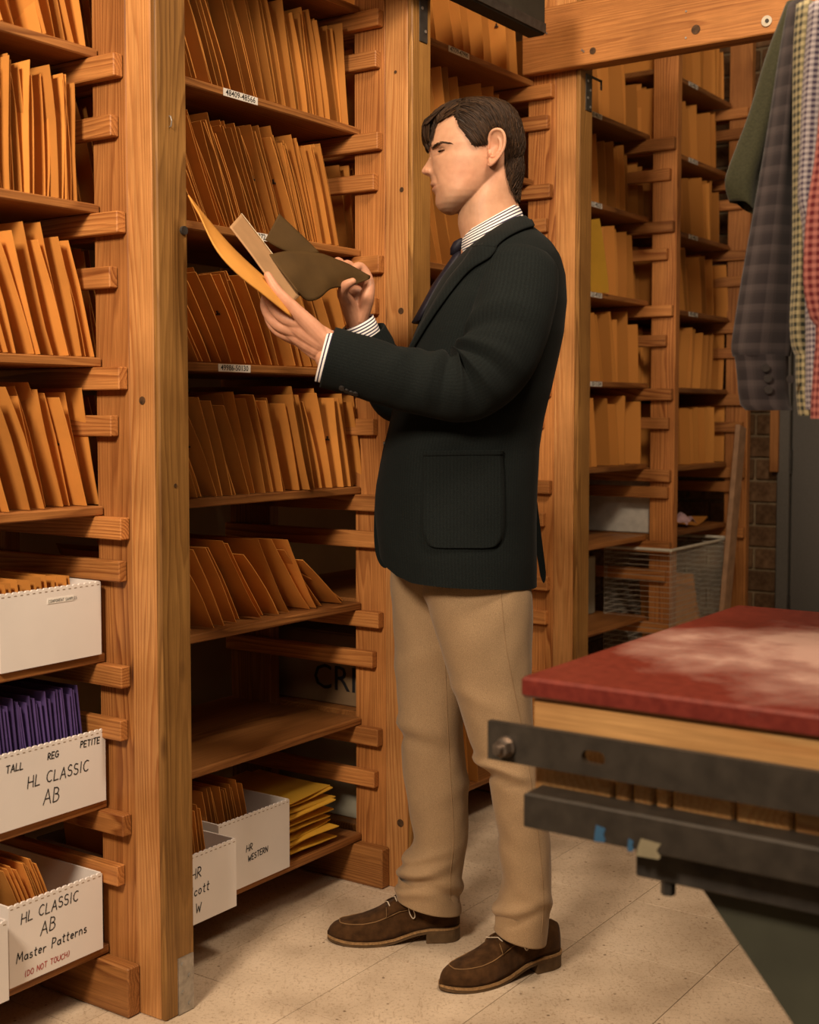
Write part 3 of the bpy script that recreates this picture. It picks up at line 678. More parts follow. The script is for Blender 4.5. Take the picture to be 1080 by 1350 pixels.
def shirt(name, label, mat, rows, Y, th, body_s, cuff=None, cuffmat=None, buttons=None, zlen=.655, cat='shirt', slant=0.):
    S = at(body_s, 8, Y+.03); root = empty(name, (S.x+U.x*.2, S.y+U.y*.2, 1.2), PHI, label, cat, 'shirts on the rail')
    C = Vector((S.x, S.y, 0))+U*.205; zt = S.z+.05
    secs = []
    for dz, w_, tk in ((.0, .05, .018), (-.02, .10, .016), (-.05, .165, .014), (-.085, .195, .012), (-.2, .195, .012), (-.4, .20, .012), (-.6, .205, .013), (-zlen, .205, .012)):
        secs.append(ring(C.x, C.y, zt+dz, w_, tk, 40, PHI, .0 if dz > -.1 else .10, dz*4, 9))
    loft('shirt_body', secs, mat, root)
    loft('collar', [ring(C.x, C.y, zt-.012, .062, .034, 24, PHI), ring(C.x, C.y, zt+.03, .055, .03, 24, PHI)], mat, root, False, False)
    sl = sleeve_rings(rows, Y, th, .10, body_s*.1)
    if slant:
        for p in sl[-1]: p.z += slant*(p.x-sum(q.x for q in sl[-1])/30)
        for p in sl[-2]: p.z += .5*slant*(p.x-sum(q.x for q in sl[-2])/30)
    so_ = loft('sleeve', sl, mat, root, True, False)
    if cuff:
        cr_ = sleeve_rings(cuff, Y, th*1.08, .03, 0, 6); co = loft('cuff', cr_, cuffmat or mat, root, False, False)
        inner = [[Vector((p.x*.96+q.x*.04, p.y*.9+q.y*.1, p.z)) for p, q in zip(r, [sum(r, Vector())/30]*30)] for r in cr_]
        loft('cuff_lining', inner, cuffmat or mat, co, False, False)
        for bx, by in buttons or ():
            p = at(bx, by, Y-th*1.1-.002); mb = MB().add(tube([p, p+Vector((0, -.003, 0))], .0062, 14)); mb.build('button', 'button_dark', co)
    # hanger
    h = MB(); top = C+Z*(zt+.03); h.add(tube([C-U*.19+Z*(zt-.075), C-U*.1+Z*(zt-.035), C+Z*(zt+.0), C+U*.1+Z*(zt-.035), C+U*.19+Z*(zt-.075)], .006, 8))
    zr = 2.27
    h.add(tube([C+Z*zt, C+Z*(zr-.03), C+V*.016+Z*(zr-.012), C+V*.018+Z*(zr+.008), C+Z*(zr+.0195), C-V*.017+Z*(zr+.006)], .0018, 6))
    hg = h.build('hanger', 'pale_x', root, True); return C
Cs = []
Cs.append(shirt('olive_shirt', 'plain olive green shirt at the left end of the hanging row', 'olive_cloth',
    [(4, 1036, 1056), (30, 1026, 1044), (80, 1008, 1032), (150, 988, 1022), (205, 968, 1012), (238, 958, 1004), (262, 962, 1000), (272, 968, 998)], 2.14, .020, 1062, slant=-.75))
Cs.append(shirt('plaid_shirt', 'dark grey brown plaid shirt with buttoned cuff hanging beside the olive shirt', 'plaid_grey',
    [(5, 1040, 1064), (40, 1034, 1056), (83, 1027, 1050), (166, 1015, 1047), (270, 998, 1046), (363, 982, 1045), (425, 972, 1043), (458, 967, 1041), (470, 969, 1039)], 2.03, .026, 1078,
    cuff=[(468, 968, 1040), (480, 970, 1040), (505, 973, 1040), (530, 975, 1041), (541, 984, 1046)], buttons=[(1009, 485), (1012, 499), (1013, 514)]))
Cs.append(shirt('yellow_check_shirt', 'yellow and black gingham shirt hanging between the plaid and blue shirts', 'gingham_yellow',
    [(5, 1052, 1074), (60, 1048, 1068), (140, 1047, 1062), (270, 1047, 1062), (363, 1046, 1061), (420, 1043, 1061), (455, 1045, 1062), (470, 1052, 1062)], 1.985, .018, 1094,
    cuff=[(468, 1051, 1061), (500, 1051, 1061), (530, 1052, 1065), (548, 1054, 1070)], buttons=[(1042, 500)]))
Cs.append(shirt('blue_check_shirt', 'small blue and white checked shirt hanging left of the red shirt', 'check_blue',
    [(5, 1068, 1094), (60, 1063, 1090), (130, 1058, 1084), (200, 1055, 1080), (260, 1053, 1072), (300, 1060, 1070), (400, 1064, 1073), (500, 1064, 1075), (512, 1064, 1074)], 1.94, .018, 1112,
    cuff=[(510, 1063, 1075), (540, 1064, 1077)]))
Cs.append(shirt('red_gingham_shirt', 'red and white gingham shirt at the right picture edge', 'gingham_red',
    [(5, 1092, 1120), (100, 1084, 1114), (200, 1076, 1112), (270, 1066, 1112), (330, 1062, 1112), (380, 1062, 1110), (420, 1070, 1108), (435, 1078, 1106), (520, 1072, 1100), (552, 1071, 1098)], 1.89, .020, 1132))
a_, b_ = Cs[0], Cs[-1]; dr_ = (b_-a_).normalized()
rl = MB().add(tube([a_-dr_*.55+Z*2.27, b_+dr_*1.2+Z*2.27], .015, 14)); ro = rl.build('clothes_rail', 'steel_zinc', None, True)
tag(ro, 'round metal rail carrying the hanging shirts', 'rail')
for k in (-.50, 1.5): MB().add(tube([a_+dr_*k+Z*2.285, a_+dr_*k+Z*3.2], .006, 8)).build('drop_rod', 'steel_zinc', ro)
# ------------------------------------------------------------------ press table in the foreground
m, nt, b = newmat('red_board', .38, .45)
tc = N(nt, 'ShaderNodeTexCoord')
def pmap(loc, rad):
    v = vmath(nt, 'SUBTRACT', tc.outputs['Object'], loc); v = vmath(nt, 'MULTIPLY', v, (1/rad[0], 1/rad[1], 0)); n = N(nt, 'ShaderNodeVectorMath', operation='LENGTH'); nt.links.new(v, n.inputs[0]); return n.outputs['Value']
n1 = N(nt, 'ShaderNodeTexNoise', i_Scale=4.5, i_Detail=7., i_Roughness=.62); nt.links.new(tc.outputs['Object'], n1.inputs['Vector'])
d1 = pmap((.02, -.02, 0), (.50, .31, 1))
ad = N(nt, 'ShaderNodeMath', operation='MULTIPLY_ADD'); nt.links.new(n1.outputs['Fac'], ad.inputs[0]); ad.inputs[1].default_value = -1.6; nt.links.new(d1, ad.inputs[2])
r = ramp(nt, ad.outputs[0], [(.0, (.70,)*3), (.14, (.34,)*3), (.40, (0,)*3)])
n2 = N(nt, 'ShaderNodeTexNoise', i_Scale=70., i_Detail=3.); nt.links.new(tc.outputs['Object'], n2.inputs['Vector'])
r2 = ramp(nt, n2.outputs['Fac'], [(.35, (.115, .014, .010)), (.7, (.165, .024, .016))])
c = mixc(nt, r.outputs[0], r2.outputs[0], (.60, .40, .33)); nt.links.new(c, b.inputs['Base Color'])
plain('press_steel', (.038, .031, .024), .5, .4, metal=.25, nscale=35, namt=.25, bmp=.2)
plain('press_green', (.05, .052, .036), .6, .3, nscale=8, namt=.2)
plain('blue_tape', (.028, .085, .165), .6, .3); plain('grey_paint', (.22, .19, .12), .6, .3); plain('bolt_steel', (.26, .21, .17), .35, .5, metal=.8, nscale=80, namt=.3)
T0 = Vector((.1438, 1.6745, 0)); TZ = .847; A = -V
def Pp(a, b, z): return T0+A*a+U*b+Z*z
def pa(px, b, z):
    lo, hi = -1, 3
    for _ in range(40):
        m_ = (lo+hi)/2
        if pr(Pp(m_, b, z))[0] < px: lo = m_
        else: hi = m_
    return lo
def pz(a, b, py):
    lo, hi = 0, 1.2
    for _ in range(40):
        m_ = (lo+hi)/2
        if pr(Pp(a, b, m_))[1] > py: lo = m_
        else: hi = m_
    return lo
PF = frame(A, U, Z, (0, 0, 0))
press = empty('press_table', Pp(.6, .4, 0), math.atan2(A.y, A.x), 'cutting press table with red top board, wood block and dark steel bars', 'press')
def pbox(name, a0, a1, b0, b1, z0, z1, mat, parent=press, bev=.002):
    d = (a1-a0, b1-b0, z1-z0); me = boxmesh(*d, bev).copy(); me.name = name
    if mat in ('fir', 'shelf', 'pale'): mat = mat+'_'+'xyz'[max(range(3), key=lambda i: d[i])]
    return link(name, me, mat, parent, Matrix.Translation(Pp((a0+a1)/2, (b0+b1)/2, (z0+z1)/2)) @ PF)
AE = 1.15
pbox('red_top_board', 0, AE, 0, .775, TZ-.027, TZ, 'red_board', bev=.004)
zw = TZ-.0275; zl_ = pz(.02, -.0, 1072)
zm_ = zw-.05
pbox('wood_plank', .013, AE, .009, .76, zm_, zw, 'pale', bev=.004)
edges_ = [.013]+[pa(px, .01, zm_-.04) for px in (808, 832, 862, 884, 968, 1045)]+[AE]
for a0, a1 in zip(edges_, edges_[1:]): pbox('wood_block', a0+.0012, a1-.0012, .012, .755, zl_, zm_-.001, 'pale', bev=.004)
# upper slotted bar
BF = -.022; a0 = pa(643, BF, .77); zt_ = pz(a0, BF, 950); zb_ = pz(a0, BF, 1000)
sl_a, sl_b = pa(767, BF, zt_), pa(798, BF, zt_); zc_ = (zt_+zb_)/2-.001; rr_ = .0085
bm = bmesh.new()
outer = [(a0, zb_), (AE, zb_), (AE, zt_), (a0, zt_)]; inner = []
for k in range(9): g = PI/2+PI*k/8; inner.append((sl_a+rr_+rr_*math.cos(g), zc_+rr_*math.sin(g)))
for k in range(9): g = -PI/2+PI*k/8; inner.append((sl_b-rr_+rr_*math.cos(g), zc_+rr_*math.sin(g)))
for loop in (outer, inner):
    vs = [bm.verts.new(Pp(x, BF, z)) for x, z in loop]
    for i in range(len(vs)): bm.edges.new((vs[i], vs[(i+1) % len(vs)]))
bmesh.ops.triangle_fill(bm, use_beauty=True, edges=bm.edges[:])
ext = bmesh.ops.extrude_face_region(bm, geom=bm.faces[:])
bmesh.ops.translate(bm, vec=U*.010, verts=[e for e in ext['geom'] if isinstance(e, bmesh.types.BMVert)])
bmesh.ops.recalc_face_normals(bm, faces=bm.faces[:])
me = bpy.data.meshes.new('slotted_bar'); bm.to_mesh(me); bm.free(); link('slotted_bar', me, 'press_steel', press)
pc = Pp(pa(668, BF, zc_), BF, pz(pa(668, BF, zc_), BF, 984)); mb = MB()
mb.add(tube([pc, pc-U*.004], .0135, 18)); mb.add(tube([pc-U*.004, pc-U*.018], .0115, 6)); mb.add(tube([pc-U*.018, pc-U*.026], .0055, 12)); mb.build('hex_bolt', 'bolt_steel', press)
# lower angle bar
LF = -.036; a1_ = pa(690, LF, .70); zt2 = pz(a1_, LF, 1046); zb2 = pz(a1_, LF, 1090)
pbox('angle_bar_face', a1_, AE, LF, LF+.005, zb2, zt2, 'press_steel'); pbox('angle_bar_ledge', a1_, AE, LF+.0052, .30, zt2-.005, zt2, 'press_steel')
for px0, px1, y0, y1, mt_ in ((784, 799, 1087, 1109, 'blue_tape'), (828, 836, 1105, 1122, 'blue_tape'), (840, 872, 1104, 1128, 'grey_paint')):
    aa, ab = pa(px0, LF, zt2), pa(px1, LF, zt2); za, zb3 = pz(aa, LF, y0), pz(aa, LF, y1); w2 = (ab-aa)*.35
    w2 = (ab-aa)*.18; pl = [(0, zb3), (ab-aa-w2*.5, zb3+.001), (ab-aa, zb3+.005), (ab-aa-w2, (za+zb3)/2), (ab-aa, za-.002), (w2, za), (w2*.3, (za+zb3)/2)]
    MB().prism([(x, z) for x, z in pl], frame(A, U, Z, Pp(aa, LF-.0008, 0)), .0006).build('tape_strip' if 'tape' in mt_ else 'paint_patch', mt_, press)
# rail, bolt and sloping side plate under the angle bar
RF = .0; ar = pa(838, RF, .62); zr0 = pz(ar, RF, 1155)
pbox('under_rail', ar, AE, RF, RF+.03, zr0, zb2-.001, 'steel_dark')
pbx = Pp(pa(876, RF, zr0), RF+.012, zr0); mb = MB().add(tube([pbx, pbx-Z*.018], .009, 6)); mb.build('hex_bolt', 'steel_dark', press)
BP = .032; pts = [(926, 1172), (985, 1262), (1047, 1352)]; poly = []
for px, py in pts:
    lo = pa(px, BP, .5)
    for _ in range(6): zz = pz(lo, BP, py); lo = pa(px, BP, zz)
    poly.append((lo, zz))
(ax0, az0), (ax1, az1) = poly[0], poly[-1]; k = (ax1-ax0)/(az1-az0)
poly = [(ax0, zb2-.002) if False else (ax0-.0, az0+.0), (ax0+k*(.0-az0), .0), (AE, 0), (AE, zb2-.002), (ax0-.01, zb2-.002)]
MB().prism(poly, frame(A, U, Z, Pp(0, BP, 0)), .012).build('side_plate', 'press_green', press)
MB().prism(poly, frame(A, U, Z, Pp(0, .70, 0)), .012).build('side_plate', 'press_green', press)
# ------------------------------------------------------------------ wire bin, leaning laths, cloth and sheet by the far bay
plain('wire_white', (.62, .58, .48), .5, .4); plain('pink_cloth', (.55, .36, .38), .85, .1, nscale=40, namt=.2); plain('lath_pink', (.40, .24, .14), .7, .2, nscale=25, namt=.2, bmp=.3); plain('white_sheet', (.66, .63, .56), .6, .3)
bt = .07; sa, sb = s_at(884, bt, .6), s_at(964, bt, .6); zt3 = z_at(sb, bt, 709); bd = .26
bn = empty('wire_bin', W((sa+sb)/2, bt, 0), PHI, 'white wire mesh bin of loose envelopes under the farthest bay', 'bin')
mb = MB(); cs = [W(sa, bt, zt3), W(sb, bt, zt3), W(sb, bt+bd, zt3), W(sa, bt+bd, zt3), W(sa, bt, zt3)]
for p, q in zip(cs, cs[1:]): mb.add(tube([p, q], .006, 8))
mb.build('rim', 'wire_white', bn)
mw = MB(); nw = 34; nh = 36
for k in range(nw+1):
    s = sa+(sb-sa)*k/nw
    for t in (bt, bt+bd): mw.add(tube([W(s, t, .012), W(s, t, zt3)], .0011, 3, cap=False))
for k in range(nh+1):
    z = .012+(zt3-.012)*k/nh
    for p, q in zip(cs, cs[1:]): mw.add(tube([Vector((p.x, p.y, z)), Vector((q.x, q.y, z))], .0011, 3, cap=False))
mo = mw.build('wire_mesh', 'wire_white', bn); mo['kind'] = 'stuff'
board('bin_floor', sa+.003, sb-.003, bt+.003, bt+bd-.003, .002, .012, 'wire_white', bn)
for k in range(7):
    me = EV[k % 14]; al = R((8, 14, 20, 26, 34, 42, 50)[k]); s = sa+.04+(sb-sa-.34)*k/6 if False else sa+.03+.045*k
    M = Matrix.Translation(W(sa+.30+.035*k, bt+.02, .30-.012*k)) @ Matrix.Rotation(PHI, 4, 'Z') @ Matrix.Rotation(-al, 4, 'Y') @ Matrix.Diagonal((1, .7, 1.3, 1))
    tag(link('manila_envelope', me, None, None, M), 'manila envelope slumped inside the white wire mesh bin', 'envelope', 'envelopes in the wire bin')
pk = MB(); rnd = random.Random(2)
MB_ = []
g = 12; cv = []
c0 = W(s_at(897, .22, .75), .22, .746)
for j in range(g+1):
    for i in range(g+1):
        x, y = (i/g-.5)*.12, (j/g-.5)*.12; e = max(0, 1-(x*x+y*y)/.0075)
        cv.append(c0+U*x*.8+V*y*.8+Z*(.002+.055*e**.6*(.7+.6*noise.noise((x*28, y*28, 1.7)))))
me = pydata('cloth', cv, [(j*(g+1)+i, j*(g+1)+i+1, (j+1)*(g+1)+i+1, (j+1)*(g+1)+i) for j in range(g) for i in range(g)])
o = link('crumpled_cloth', me, 'pink_cloth', None, None, True); sol = o.modifiers.new('thick', 'SOLIDIFY'); sol.thickness = -.0015
tag(o, 'small crumpled pink cloth on the shelf above the wire bin', 'cloth')
M = Matrix.Translation(W(s_at(915, .19, .75), .18, .7475)) @ Matrix.Rotation(PHI+.2, 4, 'Z') @ Matrix.Rotation(PI/2-.04, 4, 'Y')
tag(link('manila_envelope', EV[3], None, None, M), 'manila envelope lying flat beside the pink cloth', 'envelope')
ws = board('plastic_sheet', S4+.040, S4+.052, .12, .5, .747, .985-.02, 'white_sheet', None, .003); tag(ws, 'upright white sheet edge beside the far ladder frame above the bin', 'sheet')
for k, (p0, p1, wd) in enumerate((((977, 566), (956, 800), .075),)):
    tL = .035; sA, sB = s_at(p0[0], tL, 1.1), s_at(p1[0], tL, .4); zA = z_at(sA, tL, p0[1]); zB = .004
    sB = sA+(sB-sA)*(zA-zB)/(zA-z_at(sB, tL, p1[1]))
    L_ = math.hypot(sB-sA, zA-zB); me = boxmesh(wd, .02, L_, .003).copy()
    M = Matrix.Translation(W((sA+sB)/2, tL, (zA+zB)/2+.012)) @ SF @ Matrix.Rotation(math.atan2(sA-sB, zA-zB), 4, 'Y')
    tag(link('leaning_lath', me, 'lath_pink', None, M), 'rough pinkish wooden lath leaning against the farthest upright', 'lath')
lt = board('wall_lath', 3.765, 3.785, .088, .13, .0, 1.0, 'shelf', None) if False else None
tl0 = .10; zz0, zz1 = z_at(3.73, .10, 622), z_at(3.73, .10, 530)
lo = board('wall_lath', 3.715, 3.734, .075, .112, zz0, 1.62, 'shelf', None); tag(lo, 'short brown lath fixed to the grey door frame', 'lath')
# ================================================================== the man
YM = 2.80
man = empty('person', (at(600, 1250, YM).x, YM, 0), 0, 'man in dark blazer and tan trousers standing side-on, reading envelopes in both hands', 'person')
# ---- materials
m, nt, b = newmat('skin', .48, .35)
at_ = N(nt, 'ShaderNodeAttribute', attribute_name='tint'); tc = N(nt, 'ShaderNodeTexCoord')
n1 = N(nt, 'ShaderNodeTexNoise', i_Scale=60., i_Detail=4.); nt.links.new(tc.outputs['Object'], n1.inputs['Vector'])
r1 = ramp(nt, n1.outputs['Fac'], [(.3, (.90, .86, .84)), (.7, (1.06, 1.05, 1.05))])
c = mixc(nt, 1., at_.outputs['Color'], r1.outputs[0], 'MULTIPLY'); nt.links.new(c, b.inputs['Base Color'])
n2 = N(nt, 'ShaderNodeTexNoise', i_Scale=420., i_Detail=3.); nt.links.new(tc.outputs['Object'], n2.inputs['Vector']); bump(nt, b, n2.outputs['Fac'], .12, .001)
b.inputs['Subsurface Weight'].default_value = .12; b.inputs['Subsurface Radius'].default_value = (.010, .004, .002); b.inputs['Subsurface Scale'].default_value = .6
def cloth(name, col, rough, wscale, wamt, weave=600., axis='X', sheen=.15):
    m, nt, b = newmat(name, rough, .12); uv = N(nt, 'ShaderNodeUVMap', uv_map='UVMap'); tc = N(nt, 'ShaderNodeTexCoord')
    wv = N(nt, 'ShaderNodeTexWave', wave_type='BANDS', bands_direction=axis, wave_profile='SIN', i_Scale=wscale, i_Distortion=.4); nt.links.new(uv.outputs[0], wv.inputs['Vector'])
    n = N(nt, 'ShaderNodeTexNoise', i_Scale=weave, i_Detail=2.); nt.links.new(tc.outputs['Object'], n.inputs['Vector'])
    n3 = N(nt, 'ShaderNodeTexNoise', i_Scale=7., i_Detail=3.); nt.links.new(tc.outputs['Object'], n3.inputs['Vector'])
    r1 = ramp(nt, wv.outputs['Fac'], [(.2, tuple(x*(1-wamt) for x in col)), (.8, tuple(x*(1+wamt) for x in col))])
    r2 = ramp(nt, n.outputs['Fac'], [(.3, (.72,)*3), (.7, (1.2,)*3)]); r3 = ramp(nt, n3.outputs['Fac'], [(.3, (.88,)*3), (.7, (1.08,)*3)])
    c = mixc(nt, 1., mixc(nt, 1., r1.outputs[0], r2.outputs[0], 'MULTIPLY'), r3.outputs[0], 'MULTIPLY'); nt.links.new(c, b.inputs['Base Color'])
    bump(nt, b, n.outputs['Fac'], .35, .0012); b.inputs['Sheen Weight'].default_value = sheen; b.inputs['Sheen Roughness'].default_value = .45
    return m
cloth('jacket_wool', (.0076, .0102, .0100), .9, 46., .10, 520., 'X', .02)
cloth('corduroy', (.345, .232, .130), .85, 150., .05, 900., 'X', .12)
plain('suede', (.058, .027, .010), .9, .08, nscale=45, namt=.38, bmp=.6, sheen=.05)
plain('sole_leather', (.10, .058, .026), .6, .3, nscale=60, namt=.2)
plain('welt_tan', (.30, .175, .075), .6, .3, nscale=200, namt=.3)
plain('lace', (.62, .52, .40), .7, .2); plain('stitch', (.22, .125, .055), .8, .1); plain('tie_navy', (.008, .007, .014), .6, .3, nscale=300, namt=.3)
m, nt, b = newmat('shirt_stripe', .75, .15); uv = N(nt, 'ShaderNodeUVMap', uv_map='UVMap')
sp = N(nt, 'ShaderNodeSeparateXYZ'); nt.links.new(uv.outputs[0], sp.inputs[0]); mu = N(nt, 'ShaderNodeMath', operation='MULTIPLY'); mu.inputs[1].default_value = 1/.0066; nt.links.new(sp.outputs[1], mu.inputs[0])
fr_ = N(nt, 'ShaderNodeMath', operation='FRACT'); nt.links.new(mu.outputs[0], fr_.inputs[0]); r1 = ramp(nt, fr_.outputs[0], [(.0, (.80, .77, .74)), (.55, (.80, .77, .74)), (.60, (.03, .027, .07)), (.97, (.03, .027, .07))]); nt.links.new(r1.outputs[0], b.inputs['Base Color'])
m, nt, b = newmat('hair_brown', .55, .22); ge = N(nt, 'ShaderNodeNewGeometry'); r1 = ramp(nt, ge.outputs['Random Per Island'], [(0, (.014, .007, .003)), (.7, (.034, .016, .007)), (1, (.066, .033, .014))]); nt.links.new(r1.outputs[0], b.inputs['Base Color'])
plain('eye_white', (.46, .38, .32), .25, .5); plain('iris', (.05, .028, .014), .2, .5)
# ---- generic tools
def remesh(mb, voxel, smooth=3, name='r'):
    me = pydata(name, mb.v, mb.f); o = bpy.data.objects.new(name, me); COL.objects.link(o)
    md = o.modifiers.new('r', 'REMESH'); md.mode = 'VOXEL'; md.voxel_size = voxel; md.adaptivity = 0
    if smooth: s2 = o.modifiers.new('s', 'SMOOTH'); s2.factor = .5; s2.iterations = smooth
    dg = bpy.context.evaluated_depsgraph_get(); out = bpy.data.meshes.new_from_object(o.evaluated_get(dg)); bpy.data.objects.remove(o)
    return out
def loft_vf(secs):
    n = len(secs[0]); L = len(secs); v = [p for s in secs for p in s]; f = []
    for i in range(L-1):
        for k in range(n): f.append((i*n+k, i*n+(k+1) % n, (i+1)*n+(k+1) % n, (i+1)*n+k))
    f.append(tuple(range(n))[::-1]); f.append(tuple((L-1)*n+k for k in range(n))); return v, f
def capsule(pts, radii, n=14, sub=7):
    """rounded tapered limb through pts"""
    P = crom([tuple(p)+(r,) for p, r in zip(pts, radii)], max(2, (len(pts)-1)*sub+1)); q = [Vector(p[:3]) for p in P]; rr = [p[3] for p in P]
    d0 = (q[0]-q[1]).normalized(); d1 = (q[-1]-q[-2]).normalized()
    a = [(q[0]+d0*rr[0]*x, rr[0]*y) for x, y in ((.92, .35), (.7, .70), (.38, .92))]; e = [(q[-1]+d1*rr[-1]*x, rr[-1]*y) for x, y in ((.38, .92), (.7, .70), (.92, .35))]
    al = a+list(zip(q, rr))+e
    return tube([p for p, _ in al], [r for _, r in al], n)
def sup(a, p): return math.copysign(abs(math.cos(a))**p, math.cos(a)), math.copysign(abs(math.sin(a))**p, math.sin(a))
# ---- head: horizontal slices, profile from chin to crown; px are read at the man's distance
HT = [(136.5, 612, 640, .012), (139, 600, 655, .032), (144, 588, 668, .050), (152, 579, 677, .064), (163, 571.5, 683, .0725), (176, 567, 686, .0765), (188, 565.2, 687, .0785), (196, 565.0, 686, .0780),
      (201, 566.3, 685, .0770), (206, 568.4, 684, .0765), (214, 568.6, 681, .0755), (224, 568.4, 678, .073), (232, 568.4, 673, .0705), (240, 568.8, 666, .0675), (248, 570.2, 656, .0645), (256, 573.4, 645, .062),
      (264, 574.8, 634, .0570), (271, 576.0, 622, .049), (277, 579.5, 611, .037), (281, 585.5, 603, .024), (283, 591, 598, .008)]
NOSE = [(199, 0, .006), (203, 1.0, .0060), (207, 2.2, .0066), (212, 5.0, .0072), (217, 8.2, .0078), (221, 10.8, .0088), (224.5, 12.6, .0098), (227, 12.9, .0108), (229.5, 10.6, .0118), (231.5, 6.0, .0115), (233, 2.2, .010), (235, .6, .008), (238, 0, .007)]
def g_(x, s): return math.exp(-(x/s)**2)
PXM = YM/F
def head_point(py, a):
    xf, xb, hw = lerp_table(HT, py); ca, sa = math.cos(a), math.sin(a)
    low = min(1, max(0, (py-236)/40)); pf = 1.06-.06*low; pb = .9
    xm = xf+(xb-xf)*(.52-.06*low)
    if ca > 0: fx_ = xm-(xm-xf)*abs(ca)**pf
    else: fx_ = xm+(xb-xm)*abs(ca)**pb
    y = hw*math.copysign(abs(sa)**(.86 if ca > 0 else .9), sa)
    if ca > 0:   # temples and cheeks taper towards the face
        y *= 1-.10*ca*g_(py-190, 22)-.05*ca
        d = 0.; ay = abs(y)
        n, wd = lerp_table(NOSE, py)
        d += n*g_(ay, wd)
        d += 3.2*g_(ay-.0125, .0052)*g_(py-227.5, 4.2)          # nostril wings
        d += 1.6*g_(ay-.022, .018)*g_(py-195, 4.5)              # brow
        d -= 8.5*g_(ay-.035, .0135)*g_(py-202.5, 5.0)             # eye socket
        d += 1.2*g_(ay-.040, .016)*g_(py-216, 8)                # cheekbone
        d -= 1.3*g_(ay-.030, .010)*g_(py-238, 9)
        d += 2.0*g_(ay, .017)*g_(py-243.2, 2.6)                 # upper lip
        d -= 3.0*g_(ay, .026)*g_(py-247.2-.0*ay, 1.2)
        d -= 2.6*g_(ay-.0075, .0035)*g_(py-231.2, 1.6)
        d -= 1.5*g_(ay-.024-.0006*(py-232), .004)*g_(py-237, 9)   # smile fold
        d += 1.7*g_(ay, .016)*g_(py-250.6, 2.5)                 # lower lip
        d -= 1.0*g_(ay, .018)*g_(py-257, 2.8)
        d += 1.3*g_(ay, .016)*g_(py-269, 6)                     # chin
        fx_ -= d*min(1, ca*3)
    p = at(fx_, py, YM); return Vector((p.x, YM+y, p.z))
ALAR = [(566.5, 227.5, .0112, .0056), (571.5, 228.3, .0140, .0056), (563, 226, .006, .0060)]
rows = [HT[0][0]+.2+(283-HT[0][0]-.2)*i/150 for i in range(151)]
secs = [[head_point(py, 2*PI*k/120) for k in range(120)] for py in rows]
hm = MB().add(loft_vf(secs))
# neck
NK = [(205, 636, 683, .050), (228, 622, 686, .0575), (250, 612, 684, .0605), (270, 605, 682.5, .0605), (290, 604, 688, .061), (310, 608, 694, .066), (335, 606, 702, .085), (350, 604, 708, .10)]
def slab_ring(py, l, r, hw, Y, n=48, p=.92, tilt=0.):
    a, b = at(l, py, Y), at(r, py, Y); cx, cz, rx = (a.x+b.x)/2, (a.z+b.z)/2, (b.x-a.x)/2; out = []
    for k in range(n):
        x, y = sup(2*PI*k/n, p); out.append(Vector((cx-rx*x, Y+hw*y, cz+tilt*x)))
    return out
hm.add(loft_vf([slab_ring(*q, YM, 48, 1., -.010) for q in crom(NK, 24)]))
for px_, py_, yy_, r_ in ALAR:
    for sd in (-1, 1):
        q_ = at(px_, py_, YM); hm.add(capsule([Vector((q_.x, YM+sd*yy_, q_.z+.001)), Vector((q_.x+.001, YM+sd*yy_, q_.z-.001))], [r_, r_], 12, 2))
# ears: a rim, a bowl, an inner fold and a lobe, leaning back
def ear(sd):
    mb = MB(); Y0 = YM+sd*.0745
    def E(zx, zy, out): return at(545+zx/6.75, 125+zy/6.75, YM)+Vector((0, sd*out+(Y0-YM), 0))
    rim_ = [(650, 545, .002), (655, 470, .006), (668, 415, .012), (705, 393, .017), (750, 398, .0195), (780, 440, .020), (785, 510, .019), (768, 575, .017), (735, 625, .014), (700, 665, .010), (668, 690, .006), (645, 680, .002)]
    P = crom([tuple(E(*q)) for q in rim_], 40); mb.add(capsule([Vector(p) for p in P[::3]]+[Vector(P[-1])], [.0030]+[.0036]*12+[.0030, .003][:len(P[::3])+1-13], 8, 2))
    lob = [E(662, 650, .004), E(668, 672, .005), E(690, 655, .008)]; mb.add(capsule(lob, [.0045, .0050, .0040], 8, 3))
    bowl = MB(); c = E(715, 520, .006); vs = [c]; ring_ = [Vector(p) for p in P]
    n = len(ring_)
    for t in (.35, .7, 1.): vs += [c.lerp(q, t) for q in ring_]
    fs = [(0, 1+k, 1+k+1) for k in range(n-1)]+[(0, n, 1)]
    for j in range(2): fs += [(1+j*n+k, 1+j*n+(k+1) % n, 1+(j+1)*n+(k+1) % n, 1+(j+1)*n+k) for k in range(n)]
    th = Vector((0, -sd*.004, 0)); m0 = len(vs); vs2 = vs+[v+th for v in vs]; f2 = fs+[tuple(i+m0 for i in f)[::-1] for f in fs]
    f2 += [(1+2*n+k, 1+2*n+(k+1) % n, m0+1+2*n+(k+1) % n, m0+1+2*n+k) for k in range(n)]
    mb.add((vs2, f2))
    anti = [E(722, 440, .011), E(748, 490, .0125), E(740, 560, .011), E(705, 610, .008), E(680, 620, .006)]; mb.add(capsule(anti, [.0022, .0030, .0034, .003, .0024], 8, 4))
    mb.add(capsule([E(652, 560, .001), E(660, 590, .0035), E(655, 615, .002)], [.003, .0042, .003], 8, 3))
    return mb
skull = remesh(hm, .0028, 4, 'skull')
for sd in (-1, 1):
    e = ear(sd); hm.add((e.v, e.f))
head_me = remesh(hm, .0015, 3, 'head')
